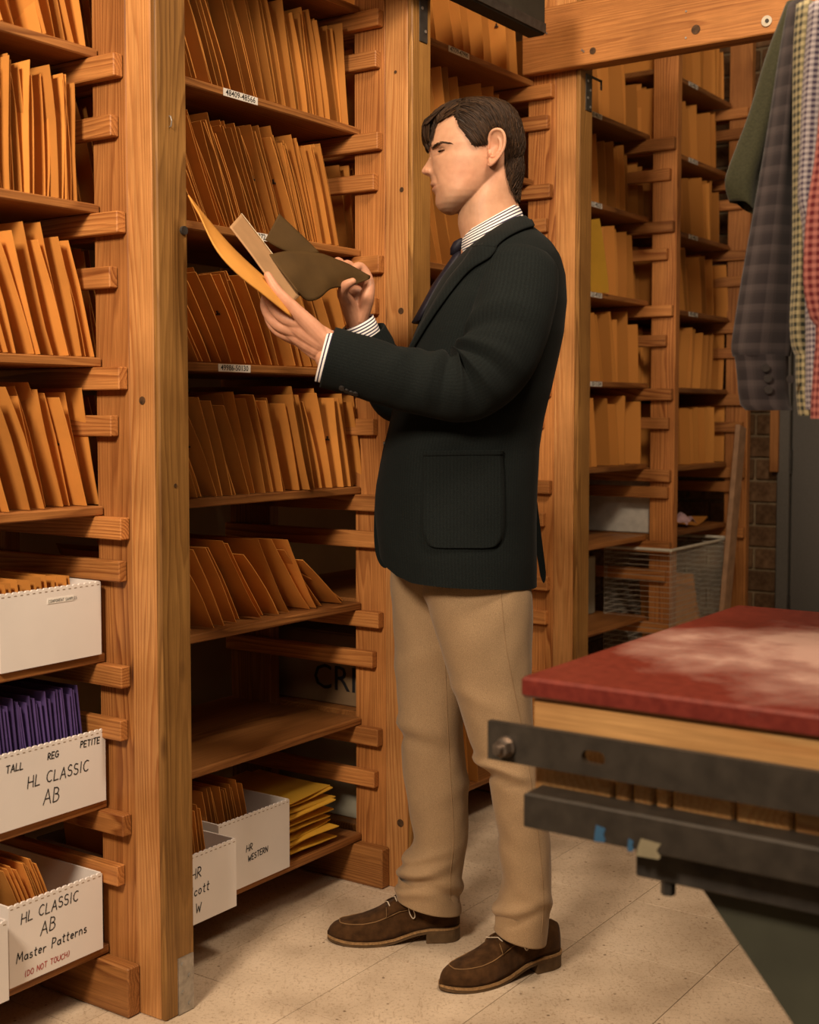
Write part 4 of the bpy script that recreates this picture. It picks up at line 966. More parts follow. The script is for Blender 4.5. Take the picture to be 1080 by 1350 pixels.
# ---- hands
def J(*q): return at(*q)
hb_ = MB()
WN = J(445, 464, 2.565)
for pts, rad in (
    ([(440, 462, 2.560), (414, 434, 2.548), (387, 406, 2.538), (367, 386, 2.533), (353, 363, 2.536)], [.020, .0175, .0132, .0112, .0078]),        # thumb
    ([(442, 455, 2.560), (405, 430, 2.556), (371, 417, 2.562), (353, 392, 2.582), (351, 373, 2.600), (354, 360, 2.612)], [.022, .0165, .0115, .0098, .0086, .0068]),
    ([(442, 462, 2.565), (402, 440, 2.566), (366, 428, 2.578), (350, 406, 2.602), (352, 386, 2.625), (357, 372, 2.638)], [.022, .0165, .0115, .0100, .0088, .0070]),
    ([(444, 468, 2.572), (405, 449, 2.580), (368, 437, 2.594), (354, 417, 2.622), (358, 398, 2.645), (364, 386, 2.654)], [.020, .0155, .0108, .0095, .0084, .0066]),
    ([(446, 470, 2.580), (410, 454, 2.594), (376, 443, 2.608), (363, 427, 2.634), (366, 411, 2.652), (371, 400, 2.658)], [.018, .0140, .0098, .0084, .0074, .006])):
    hb_.add(capsule([J(*q) for q in pts], rad, 14, 6))
hb_.add(capsule([J(470, 476, 2.575), J(445, 464, 2.567), J(425, 452, 2.565), J(400, 440, 2.570)], [.030, .0265, .024, .019], 18, 6))
hb_.add(capsule([J(428, 446, 2.556), J(404, 424, 2.552), J(386, 415, 2.556)], [.016, .0165, .010], 14, 5))
hb_.add(capsule([J(418, 466, 2.574), J(396, 450, 2.583)], [.0155, .0135], 12, 5)); hb_.add(capsule([J(424, 452, 2.558), J(402, 438, 2.560), J(384, 428, 2.566)], [.020, .0185, .0125], 14, 5)); hb_.add(capsule([J(420, 460, 2.566), J(396, 446, 2.574), J(380, 437, 2.584)], [.019, .0165, .012], 14, 5))
for pts, rad in (
    ([(468, 424, 2.852), (458, 398, 2.815), (452, 387, 2.775), (455, 377, 2.748), (465, 371, 2.738)], [.020, .0165, .0125, .0108, .0078]),      # thumb under the paper
    ([(474, 420, 2.850), (484, 392, 2.832), (486, 370, 2.838), (475, 352, 2.834), (463, 357, 2.812), (456, 364, 2.802)], [.020, .0160, .0118, .0108, .0090, .0070]),
    ([(472, 422, 2.858), (478, 395, 2.850), (478, 374, 2.858), (460, 349, 2.852), (450, 355, 2.830), (446, 362, 2.820)], [.020, .0160, .0112, .0098, .0086, .0068]),
    ([(470, 424, 2.866), (472, 398, 2.866), (470, 378, 2.874), (448, 345, 2.866), (440, 352, 2.846), (437, 360, 2.836)], [.020, .0150, .0105, .0088, .0080, .0064]),
    ([(468, 426, 2.874), (464, 404, 2.878), (462, 386, 2.886), (446, 358, 2.882), (440, 364, 2.866)], [.018, .0135, .0095, .0080, .0068])):
    hb_.add(capsule([J(*q) for q in pts], rad, 14, 6))
hb_.add(capsule([J(480, 470, 2.875), J(472, 430, 2.862), J(470, 405, 2.850), J(470, 388, 2.850)], [.030, .0255, .0245, .020], 18, 6))
hand_me = remesh(hb_, .0016, 4, 'hands')
# ---- rest of the body under the clothes
bb = MB()
bb.add(loft_vf([slab_ring(*q, YM, 32) for q in ((318, 640, 700, .12), (350, 605, 722, .165), (430, 575, 722, .15), (540, 545, 700, .135), (640, 535, 695, .145), (740, 545, 690, .14), (775, 570, 670, .11))]))
NLEG = [(700, 575, 700, 2.735, .095), (760, 572, 695, 2.73, .088), (850, 592, 692, 2.72, .080), (950, 624, 694, 2.71, .066), (1015, 652, 703, 2.70, .058), (1110, 668, 716, 2.70, .050), (1190, 674, 706, 2.70, .032), (1226, 678, 704, 2.70, .020)]
FLEG = [(700, 530, 640, 2.87, .09), (760, 530, 628, 2.87, .086), (864, 534, 612, 2.88, .078), (957, 540, 602, 2.885, .064), (1050, 552, 608, 2.89, .056), (1109, 560, 604, 2.89, .050), (1160, 560, 594, 2.89, .030), (1188, 566, 590, 2.885, .020)]
for tab in (NLEG, FLEG): bb.add(loft_vf([slab_ring(py, l, r, hw, Y, 24) for py, l, r, Y, hw in tab]))
SLN = [(688, 350, 2.640), (680, 400, 2.615), (656, 468, 2.598), (614, 508, 2.588), (562, 505, 2.578), (500, 490, 2.570), (432, 471, 2.566)]
SLF = [(682, 350, 2.965), (660, 420, 2.985), (600, 490, 2.975), (532, 522, 2.945), (512, 500, 2.915), (492, 462, 2.885), (481, 440, 2.870)]
CA = lambda P: [J(*q)-(Z*.02 if i == 0 else Vector((0, 0, 0))) for i, q in enumerate(P)]
bb.add(capsule(CA(SLN), [.036, .040, .042, .040, .038, .034, .028], 16, 5)); bb.add(capsule(CA(SLF), [.036, .040, .042, .040, .038, .034, .028], 16, 5))
core_me = remesh(bb, .009, 2, 'core')
bm = bmesh.new()
for me in (head_me, hand_me, core_me): bm.from_mesh(me)
body_me = bpy.data.meshes.new('body'); bm.to_mesh(body_me); bm.free()
ca_ = body_me.color_attributes.new('tint', 'FLOAT_COLOR', 'POINT')
SK = Vector((.54, .300, .185))
for i, v in enumerate(body_me.vertices):
    px, py = pr(v.co); col = SK.copy(); y = abs(v.co.y-YM)
    if 130 < py < 330 and px > 545:
        if y < .03 and px < 590:
            lip = g_(py-246.8, 4.6)*g_(y, .023)*max(0, min(1, (583-px)/7)); col = col.lerp(Vector((.40, .150, .105)), .75*lip)
        st = g_(py-272, 20)*max(0, min(1, (px-574)/14))*max(0, min(1, (640-px)/20)); col = col.lerp(Vector((.30, .19, .12)), .62*min(1, st))
        col = col.lerp(Vector((.60, .27, .165)), .45*g_(px-612, 24)*g_(py-228, 18)); col = col.lerp(Vector((.58, .25, .15)), .6*g_(px-650, 12)*g_(py-205, 28))
        col = col.lerp(Vector((.58, .26, .16)), .4*g_(px-559, 8)*g_(py-226, 7))
    elif py < 520: col = Vector((.57, .29, .18))
    ca_.data[i].color = (*col, 1)
body = link('body', body_me, 'skin', man, None, True)
BV_HEAD = BVHTree.FromPolygons([v.co for v in head_me.vertices], [p.vertices for p in head_me.polygons])
CAMP = Vector((0, 0, H))
def cast(bvh, px, py, fallback=None):
    d = (at(px, py, 3.)-CAMP).normalized(); h = bvh.ray_cast(CAMP, d)
    if h[0] is None:
        if fallback is not None: return at(px, py, fallback), Vector((0, -1, 0))
        q = bvh.find_nearest(at(px, py, YM)); return q[0], q[1]
    n = h[1]; n = n if n.dot(d) < 0 else -n; return h[0], n
def mirY(p): return Vector((p.x, 2*YM-p.y, p.z))
# eyes
for sd in (-1, 1):
    c = at(588.6, 202.2, YM)+Vector((0, sd*.0335, 0)); rE = .0118
    def sph(r, cond=None, nu=20, nv=14):
        v = []; f = []
        for j in range(nv+1):
            for i in range(nu): th, ph = PI*j/nv, 2*PI*i/nu; v.append(c+Vector((-math.cos(th), math.sin(th)*math.cos(ph), math.sin(th)*math.sin(ph)))*r)
        for j in range(nv):
            for i in range(nu):
                q = (j*nu+i, j*nu+(i+1) % nu, (j+1)*nu+(i+1) % nu, (j+1)*nu+i)
                if cond is None or cond(sum((v[k] for k in q), Vector())/4-c): f.append(q)
        return v, f
    eo = MB().add(sph(rE)).build('eyeball', 'eye_white', man, True)
    look = Vector((-.90, sd*.22, -.38)).normalized()
    MB().add(sph(rE*1.03, lambda d: d.normalized().dot(look) > .82)).build('iris', 'iris', eo, True)
    MB().add(sph(rE*1.10, lambda d: d.normalized().dot(Vector((-.42, 0, .907))) > .24+.06*abs(d.y)/rE)).build('eyelid', 'skin', eo, True)
    MB().add(sph(rE*1.08, lambda d: d.normalized().dot(Vector((-.40, 0, -.916))) > .30)).build('eyelid', 'skin', eo, True)
    eo2 = [x for x in eo.children if x.name.startswith('eyelid')]
    for x in eo2:
        a3 = x.data.color_attributes.new('tint', 'FLOAT_COLOR', 'POINT')
        for k in range(len(x.data.vertices)): a3.data[k].color = (.50, .27, .165, 1)
    lash = MB(); rn4 = random.Random(4)
    for k in range(46):
        g = -1.25+2.5*k/45; q = Vector((-.90*math.cos(g)-.05, math.sin(g), .0)).normalized(); q = (q+Vector((0, 0, -.10))).normalized()
        a4 = c+q*rE*1.10; lash.add(tube([a4, a4+q*.0035+Z*-.0012, a4+q*.0062+Z*-.0004], [.0006, .0005, .0001], 3, cap=False))
    lo_ = lash.build('eyelash', 'hair_brown', eo); lo_['kind'] = 'stuff'
# ---- eyebrow, hair: strands combed over the skull
rnd = random.Random(11)
def strand(pts, r): return tube(pts, [r]*(len(pts)-1)+[r*.25], 3, cap=False)
for sd in (-1, 1):
    eb = MB()
    for k in range(120):
        t = rnd.random(); zx = 165+170*t; zy = 474-52*math.sin(min(1., t*1.7)*PI/2)+10*max(0, t-.6)+rnd.uniform(-13, 13)*(1-.75*t)
        p, n = cast(BV_HEAD, 545+zx/6.75, 125+zy/6.75); q, n2_ = cast(BV_HEAD, 545+(zx+24)/6.75, 125+(zy-10+22*t)/6.75)
        a, b2 = p+n*.0012, q+n2_*.0018
        if sd > 0: a, b2 = mirY(a), mirY(b2)
        eb.add(strand([a, a.lerp(b2, .5)+n*.0006*(1 if sd < 0 else 0), b2], .00045))
    o = eb.build('eyebrow', 'hair_brown', man); o['kind'] = 'stuff'
HL = [(q[0]/6.75+545, q[1]/6.75+125) for q in ((40, 520), (120, 470), (150, 400), (175, 315), (250, 268), (345, 236), (375, 300), (392, 345), (430, 402), (478, 470), (500, 512), (535, 525), (570, 530), (612, 515), (642, 505), (655, 430), (690, 388), (740, 382), (785, 410), (800, 470), (796, 560), (800, 650), (812, 780), (850, 880), (905, 968), (985, 960), (1100, 600), (1050, 200), (700, -60), (300, -60), (-50, 200))]
def inside(x, y):
    c = False; j = len(HL)-1
    for i in range(len(HL)):
        (xi, yi), (xj, yj) = HL[i], HL[j]
        if (yi > y) != (yj > y) and x < (xj-xi)*(y-yi)/(yj-yi)+xi: c = not c
        j = i
    return c
def edge_d(x, y):
    best = 1e9
    for i in range(25):
        (ax, ay), (bx, by) = HL[i], HL[i+1]; dx, dy = bx-ax, by-ay; t = max(0, min(1, ((x-ax)*dx+(y-ay)*dy)/(dx*dx+dy*dy))); best = min(best, math.hypot(x-ax-t*dx, y-ay-t*dy))
    return best
def flat(p):                      # side-view coordinates of a point, as seen at the midline
    return 540+F*p.x/(YM*c_-(p.z-H)*s_)*1., pr(Vector((p.x, YM, p.z)))[1]
def lift(x, y):                   # hair volume over the skull
    h = .0045
    h += .0105*g_(x-566, 16)*g_(y-158, 18)+.0035*g_(y-140, 16)+.0050*g_(x-690, 14)*g_(y-205, 40)+.0025*g_(x-640, 30)*g_(y-150, 20)
    return h*min(1, .30+edge_d(x, y)/7.)
plain('hair_base', (.020, .011, .006), .5, .3, nscale=120, namt=.3)
sv = [v.co.copy() for v in skull.vertices]; sn_ = [v.normal.copy() for v in skull.vertices]; sfl = [flat(p) for p in sv]; sin_ = [inside(*q) for q in sfl]
idx = {}; hv = []; hf = []
for p in skull.polygons:
    if all(sin_[i] for i in p.vertices):
        for i in p.vertices:
            if i not in idx:
                idx[i] = len(hv); x, y = sfl[i]; hv.append(sv[i]+sn_[i]*(lift(x, y)*.9+.0006*noise.noise((x*.8, y*.3, sv[i].y*300))))
        hf.append(tuple(idx[i] for i in p.vertices))
hair = link('hair', pydata('hair', hv, hf), 'hair_base', man, None, True)
SK_BVH = BVHTree.FromPolygons(sv, [p.vertices for p in skull.polygons]); roots = list(idx)
hs_ = MB(); cen = Vector((at(628, 195, YM).x, YM, at(628, 195, YM).z))
def flow(x, y, near):
    # direction (px right, py down) of combing in the side view
    w = 1/(1+math.exp(((x-602)+.35*(y-160))/4.)); t = max(0, min(1, (578-x)/18)); fwd = Vector((-1+.75*t, .30+1.2*t)).normalized()
    t = max(0, min(1, (x-615)/62)); s2 = max(0, min(1, (y-150)/70)); back = Vector((1-.8*t-.35*s2, .50+.9*t+.5*s2)).normalized()
    if w > .5: return fwd
    return back
cnt = 0; tries = 0
while cnt < 6500 and tries < 40000:
    tries += 1
    i = rnd.choice(roots); p = sv[i]; x, y = sfl[i]
    near = p.y < YM; pts = []; cur = p.copy(); L_ = rnd.uniform(.028, .055); n_ = 7; ok = True; l0 = rnd.uniform(.2, 1.)
    for st in range(n_):
        fx_, fy_ = flat(cur); hit = SK_BVH.find_nearest(cur); nn = (hit[0]-cen).normalized(); hn = hit[1] if hit[1].dot(nn) > 0 else -hit[1]
        off = lift(fx_, fy_) if inside(fx_, fy_) else max(.0022, .006-.0007*st)
        pts.append(hit[0]+hn*(off*(.55+.45*l0)+.0016*rnd.uniform(.0, 1)+.0008))
        d = flow(fx_, fy_, near); dv = Vector((d.x, 0, -d.y))
        lat = (1 if cur.y > YM else -1)
        if abs(cur.y-YM) < .045: dv.y = lat*.5
        dv = dv-hn*dv.dot(hn)
        if dv.length < 1e-4: ok = False; break
        cur = hit[0]+dv.normalized()*(L_/n_)+Vector((rnd.uniform(-1, 1), rnd.uniform(-1, 1), rnd.uniform(-1, 1)))*.0004
        ex, ey = flat(cur)
        if not inside(ex, ey) and edge_d(ex, ey) > (1.6 if not (ex < 575 and ey < 205) else 6.5): break
    if not ok or len(pts) < 3: continue
    hs_.add(strand(pts, rnd.uniform(.00065, .0012))); cnt += 1
# forelock hanging in front of the brow
for k in range(900):
    u_ = rnd.random(); yy = rnd.uniform(-.045, .045); x0 = 566+20*u_; y0 = 152+14*(1-u_)-6*u_
    e_ = 9*rnd.random()**1.5; q = [(x0, y0), (x0-7-4*u_, y0+6), (558+e_, 168+rnd.uniform(-3, 3)-e_*.2), (557+e_, 178), (559.5+e_*.75, 187), (563.5+e_*.4, 194+rnd.uniform(-6, 1.5))]
    q = crom(q, 9)[:rnd.randint(6, 9)]
    hs_.add(strand([at(a, b2, YM)+Vector((0, yy*(1-.25*j/9)+(.010 if yy > 0 else .004)*j/9, 0)) for j, (a, b2) in enumerate(q)], rnd.uniform(.0008, .0014)))
o = hs_.build('hair_strands', 'hair_brown', hair, True); o['kind'] = 'stuff'
# ---- jacket
def fold_noise(p, amp, sc=9., seed=0.): return amp*(noise.noise((p.x*sc, p.y*sc, p.z*sc*.6+seed))+.5*noise.noise((p.x*sc*2.3, p.y*sc*2.3, p.z*sc*1.2+seed+5)))
JT = [(290, 660, 690, .045), (300, 648, 702, .070), (312, 634, 715, .110), (325, 619, 727, .158), (342, 602, 737, .190), (365, 584, 743, .200), (400, 564, 745.5, .202), (440, 546, 743, .194), (480, 532, 734.5, .183), (520, 521, 724.5, .176),
      (560, 512, 715.5, .171), (590, 505.5, 710.5, .171), (640, 499, 708, .178), (690, 498, 706.5, .184), (735, 500, 706, .192), (767, 503, 705, .194)]
HEM = [(495, 716), (503, 728), (510, 740), (522, 750), (540, 756.5), (600, 760), (650, 763), (690, 768), (710, 770)]
NJ = 88; MJ = 112; js = []
for i in range(NJ):
    py = 290+(767-290)*i/(NJ-1)
    l, r, hw = lerp_table(JT, py)
    rg = []
    for k in range(MJ):
        a = 2*PI*k/MJ; x, y = sup(a, .88); xpx = (l+r)/2-(r-l)/2*x
        pyy = py
        if py > 640: hemy = lerp_table(HEM, xpx)[0]; pyy = 640+(py-640)*(hemy-640)/(767-640)
        p = at(xpx, pyy, YM); p = Vector((p.x, YM+hw*y, p.z))
        fr = max(0, min(1, (py-330)/80))
        n = Vector((-x, y, 0)).normalized(); dsp = fold_noise(p, .0045*fr, 7.)
        # long vertical drape towards the hem and a diagonal pull at the waist
        dsp += .0035*fr*math.sin(a*5+py*.012)*max(0, min(1, (py-560)/120)) + .004*g_(py-565-55*x, 16)*max(0, -y)*fr
        rg.append(p+n*dsp)
    js.append(rg)
jacket = loft('jacket', js, 'jacket_wool', man, True, False)
jacket.data.update()
BV_J = BVHTree.FromPolygons([p for s in js for p in s], loft_vf(js)[1])
def sleeve(path, radii, name, nz=86, na=44, seed=0., crease=()):
    P = crom([tuple(J(*q))+r for q, r in zip(path, radii)], nz); pts = [Vector(p[:3]) for p in P]; out = []
    a = None; s_acc = 0
    for i, p in enumerate(pts):
        t = (pts[min(i+1, nz-1)]-pts[max(i-1, 0)]).normalized()
        lat = Vector((0, 1, 0)); lat = (lat-t*lat.dot(t)).normalized(); up = t.cross(lat)      # up: away from the inner elbow side
        rg = []; u_ = i/(nz-1)
        for k in range(na):
            g = 2*PI*k/na; cs, sn = math.cos(g), math.sin(g); d = lat*cs*P[i][4]+up*sn*P[i][3]; q = p+d; dn = d.normalized()
            w = fold_noise(q, .0040*min(1, u_*5), 10., seed)
            for c0, wd, amp, sgn, tw in crease:                # cloth rolls squeezed at the elbow
                w += amp*g_(u_-c0-tw*cs, wd)*max(0, -sgn*sn*.55-cs*.55+.15)
            rg.append(q+dn*w)
        out.append(rg)
    return out
CR = [(.40, .018, .010, 1, .06), (.44, .013, -.010, 1, .05), (.475, .015, .013, 1, .03), (.51, .012, -.011, 1, .02), (.545, .015, .013, 1, .0), (.585, .014, -.010, 1, -.03), (.625, .02, .009, 1, -.05), (.34, .02, -.006, 1, .09), (.29, .025, .006, 1, .10), (.72, .03, .006, 1, -.09), (.80, .03, -.005, 1, .08)]
s1 = sleeve(SLN, [(.074, .050), (.080, .062), (.079, .066), (.072, .064), (.064, .060), (.061, .057), (.0600, .054)], 'sleeve', crease=CR)
s2 = sleeve(SLF, [(.072, .055), (.080, .066), (.076, .066), (.062, .060), (.058, .055), (.054, .050), (.050, .046)], 'sleeve', seed=9., crease=CR)
def clean_cap(rings, cpt):        # rounded sleeve head
    pass
def sleeve_obj(rings):
    n = len(rings[0]); c0 = sum(rings[0], Vector())/n; d = (rings[0][0]-rings[1][0]); d = (c0-sum(rings[3], Vector())/n).normalized()
    head = [[c0+(p-c0)*k+d*.075*h for p in rings[0]] for k, h in ((.15, .55), (.45, .50), (.72, .38), (.90, .20))]
    c9 = sum(rings[-1], Vector())/n; inn = [[c9+(p-c9)*.93 for p in rings[-1]], [c9+(p-c9)*.90+(sum(rings[-8], Vector())/n-c9) for p in rings[-1]]]
    return loft('sleeve', head+rings+inn, 'jacket_wool', jacket, True, True)
so1 = sleeve_obj(s1); so2 = sleeve_obj(s2)
BV_S = BVHTree.FromPolygons([p for s in s1 for p in s], loft_vf(s1)[1])
for k, (px, py) in enumerate(((451, 511), (457, 514.5), (463, 517), (469, 518.5))):
    p, n = cast(BV_S, px, py); MB().add(tube([p-n*.001, p+n*.0035], .0058, 14)).build('cuff_button', 'button_dark', so1)
def drape(name, rowsL, rowsR, bvh, off, th, mat, parent, nu=14, nv=24, mirror=False, fb=None, pad=0.):
    """a sheet of cloth laid on a garment: left and right edges given in the side view"""
    Lr, Rr = crom(rowsL, nv), crom(rowsR, nv); v = []
    for (lx, ly), (rx, ry) in zip(Lr, Rr):
        for i in range(nu):
            t = i/(nu-1); p, n = cast(bvh, lx+(rx-lx)*t, ly+(ry-ly)*t, fb); v.append(p+n*(off+pad*math.sin(PI*t)))
    if mirror: v = [mirY(p) for p in v]
    f = [(j*nu+i, j*nu+i+1, (j+1)*nu+i+1, (j+1)*nu+i) for j in range(nv-1) for i in range(nu-1)]
    if mirror: f = [q[::-1] for q in f]
    me = pydata(name, v, f); uv = me.uv_layers.new(name='UVMap')
    for li, lp in enumerate(me.loops): p = v[lp.vertex_index]; uv.data[li].uv = (p.x, p.z)
    o = link(name, me, mat, parent, None, True); sd = o.modifiers.new('thick', 'SOLIDIFY'); sd.thickness = th; sd.offset = 0.
    return o
# patch pocket with rounded lower corners
pkL = [(559, 594), (558.5, 640), (557.5, 680), (558, 700), (562, 713), (571, 721), (590, 722.5)]; pkR = [(661, 593), (663.5, 640), (664, 680), (663, 700), (659, 713), (650, 721), (630, 722.5)]
drape('patch_pocket', pkL, pkR, BV_J, .0035, .004, 'jacket_wool', jacket, 20, 30)
drape('pocket_hem', [(559, 594), (559, 601)], [(661, 593), (661.5, 600)], BV_J, .006, .002, 'jacket_wool', jacket, 20, 4)
for mi in (False, True):
    drape('lapel', [(624, 329), (611, 348), (592, 372), (570, 408), (552, 440), (541, 463)], [(658, 322), (648, 340), (622, 357), (597, 386), (570, 424), (546, 463)], BV_J, .0045, .004, 'jacket_wool', jacket, 10, 26, mi, pad=.004)
    drape('collar', [(691, 286), (672, 294), (652, 306), (636, 318), (625, 329)], [(703, 301), (688, 306), (672, 314), (662, 321), (654, 329)], BV_J, .005, .005, 'jacket_wool', jacket, 10, 22, mi, fb=None, pad=.003)
# the far front panel showing past the near edge, the split vent at the back, the front button
def slab(name, poly, Y, th, mat, parent, bulge=.0):
    n = len(poly); v = [at(x, y, Y) for x, y in poly]+[at(x, y, Y)+Vector((0, th, 0)) for x, y in poly]
    return MB().add((v, [tuple(range(n)), tuple(range(n, 2*n))[::-1]]+[(i, i+n, (i+1) % n+n, (i+1) % n) for i in range(n)])).build(name, mat, parent)
slab('front_panel', crom([(512, 585), (500, 620), (494.5, 660), (493, 700), (495, 728), (501, 744), (509, 749), (513, 740), (516, 720)], 26)+[(540, 700), (540, 600)], YM+.035, .006, 'jacket_wool', jacket)
slab('vent_flap', crom([(700, 590), (706, 640), (712, 690), (717, 730), (720, 758), (717, 769), (713, 760)], 20)+[(703, 700), (694, 640), (690, 600)], YM+.03, .008, 'jacket_wool', jacket)
p = at(507, 586, YM-.012); MB().add(tube([p+Vector((.004, 0, 0)), p+Vector((-.0025, 0, 0))], .0065, 16)).build('front_button', 'button_dark', jacket)
# ---- shirt collar, cuffs, tie
def tilt_ring(fpx, fpy, bpx, bpy_, hw, n=56):
    a, b2 = at(fpx, fpy, YM), at(bpx, bpy_, YM); c0 = (a+b2)/2; out = []
    for k in range(n):
        x, y = sup(2*PI*k/n, .95); q = c0+(a-c0)*x; bow = -.012*(1-x*x) if False else .010*(x*x-1)*-1*0
        out.append(Vector((q.x, YM+hw*y, q.z-.006*abs(y))))
    return out
shirt_c = loft('shirt_collar', [tilt_ring(608, 334, 694, 298, .088), tilt_ring(607.5, 327, 691, 289, .082), tilt_ring(607.5, 319, 688, 279, .0745), tilt_ring(609.5, 312, 684, 272, .0685), tilt_ring(611, 308, 681.5, 268.5, .0655), tilt_ring(612, 308.6, 680.5, 269.5, .064), tilt_ring(613, 316, 680, 278, .064)], 'shirt_stripe', man, False, False)
fr_p = slab_ring(330, 604, 690, .075, YM, 40, .95)
loft('shirt_front', [slab_ring(py, l, 680, hw, YM, 40, .95) for py, l, hw in ((316, 614, .062), (330, 614, .070), (350, 606, .085), (380, 592, .10), (410, 580, .11))], 'shirt_stripe', shirt_c, True, False)
def wrist_cuff(path_a, path_b, r0, r1):
    a, b2 = J(*path_a), J(*path_b); t = (b2-a).normalized(); lat = Vector((0, 1, 0)); lat = (lat-t*lat.dot(t)).normalized(); up = t.cross(lat); secs_ = []
    for s, rr in ((0, r0), (.45, r1), (1., r1), (1.0, r1*.93), (.3, r1*.9)):
        c0 = a.lerp(b2, s); secs_.append([c0+lat*math.cos(2*PI*k/36)*rr*.86+up*math.sin(2*PI*k/36)*rr for k in range(36)])
    return loft('shirt_cuff', secs_, 'shirt_stripe', man, False, False)
wrist_cuff((452, 476, 2.568), (424, 468.5, 2.566), .050, .0525)
wrist_cuff((483, 448, 2.872), (471.5, 424.5, 2.860), .036, .0375)
tp = at(611, 322, YM); tk = MB()
def tie_rings(rows_):
    out = []
    for px, py, w, d in rows_:
        c0 = at(px, py, YM); out.append([c0+Vector((-d*.5+d*.5*0+d*math.cos(2*PI*k/16)*.5, w*math.sin(2*PI*k/16), .35*w*0)) for k in range(16)])
    return out
tie = loft('tie', tie_rings([(613, 332, .013, .022), (608, 342, .024, .024), (599, 357, .036, .026), (588, 374, .046, .028), (574, 400, .054, .028), (560, 425, .06, .028)]), 'tie_navy', man)
loft('tie_knot', tie_rings([(616, 315, .016, .018), (614, 319, .020, .026), (611, 327, .018, .028), (607, 336, .012, .022)]), 'tie_navy', tie)
# ---- trousers
def leg(rows_, hem_f, hem_b, name, seed, parent, folds):
    P = crom(rows_, 120); out = []; NA = 60
    for i, (py, l, r, Y, hw) in enumerate(P):
        rg = []
        for k in range(NA):
            a = 2*PI*k/NA; x, y = sup(a, .93); xp = (l+r)/2-(r-l)/2*x; e = max(0, min(1, (py-1120)/70)); hy = (hem_f+hem_b)/2; pyy = py+e*((hem_f-hy)*x if x > 0 else (hem_b-hy)*-x)
            p = at(xp, pyy, Y); p = Vector((p.x, Y+hw*y, p.z)); n = Vector((-x, y, 0)).normalized()
            w = fold_noise(p, .0040, 8., seed)+.0022*noise.noise((p.x*26, p.y*26, p.z*17+seed))
            for fy, sl, wd, amp, side in folds:
                w += 1.35*amp*g_(py-fy-sl*x-8*y+5*noise.noise((a*1.3, fy*.1, seed)), wd)*max(0, .45+.55*(side*x))
            rg.append(p+n*w)
        out.append(rg)
    n = NA; c9 = sum(out[-1], Vector())/n
    out += [[c9+(p-c9)*.955 for p in out[-1]], [c9+(p-c9)*.93+Vector((0, 0, .05)) for p in out[-1]]]
    return loft(name, out, 'corduroy', parent, True, False), out
NR = [(690, 572, 688, 2.74, .080), (735, 558, 693, 2.735, .090), (775, 559, 702, 2.73, .095), (805, 567, 703, 2.725, .096), (850, 580, 702, 2.72, .094), (900, 596, 701, 2.715, .089), (950, 611, 702, 2.71, .084), (990, 624, 706, 2.705, .079), (1015, 640, 710, 2.70, .075), (1060, 649, 718, 2.70, .072), (1110, 655, 726, 2.70, .071), (1165, 660, 728, 2.70, .070), (1205, 654, 725, 2.70, .071), (1231, 650, 722, 2.70, .072)]
FR = [(690, 528, 640, 2.86, .085), (760, 515, 640, 2.87, .095), (800, 517, 632, 2.875, .094), (864, 520, 622, 2.88, .088), (957, 527, 610, 2.885, .079), (1016, 532, 615, 2.89, .075), (1067, 538, 619, 2.89, .073), (1105, 545, 617, 2.89, .072), (1135, 534, 611, 2.89, .073), (1160, 529, 607, 2.89, .073), (1190, 524, 608, 2.89, .074)]
trousers, nrg = leg(NR, 1222, 1240, 'trousers', 2., man, [(1016, -14, 7, .010, 1), (1030, -10, 6, -.006, 1), (1190, 18, 7, .008, 1), (1203, 20, 6, -.006, 1), (1172, -10, 8, .004, -1), (985, 10, 9, .004, -1), (930, -25, 10, .003, 1), (775, 10, 9, .003, 1), (1060, 20, 12, .003, -1), (1120, -20, 12, -.003, 1)])
fl_, frg = leg(FR, 1180, 1199, 'trouser_leg', 7., trousers, [(1120, 12, 7, .006, 1), (1140, 14, 7, .009, 1), (1154, 14, 5, -.007, 1), (1170, 10, 6, .005, 1), (965, -12, 9, .006, 1), (980, -10, 8, -.005, 1), (1150, -12, 8, .006, -1), (1166, -10, 6, -.004, -1), (860, 20, 12, .003, 1), (1050, 20, 12, .004, -1)])
BV_N = BVHTree.FromPolygons([p for s in nrg for p in s], loft_vf(nrg)[1]); BV_F = BVHTree.FromPolygons([p for s in frg for p in s], loft_vf(frg)[1])
plain('seam_thread', (.31, .205, .115), .8, .1)
for bv, line, nm in ((BV_N, [(659, 768), (663, 810), (667, 850), (675, 895), (684, 940), (692, 985), (701, 1040), (709, 1100), (715, 1160), (716, 1200), (714, 1230)], 'n'), (BV_F, [(586, 850), (588, 900), (590, 950), (593, 1010), (596, 1060), (598, 1110), (594, 1150), (593, 1185)], 'f')):
    q = []
    for a, b2 in crom(line, 60): p, n = cast(bv, a, b2, 2.7); q.append(p+n*.0006)
    MB().add(tube(q, .0008, 5)).build('side_seam', 'seam_thread', trousers)
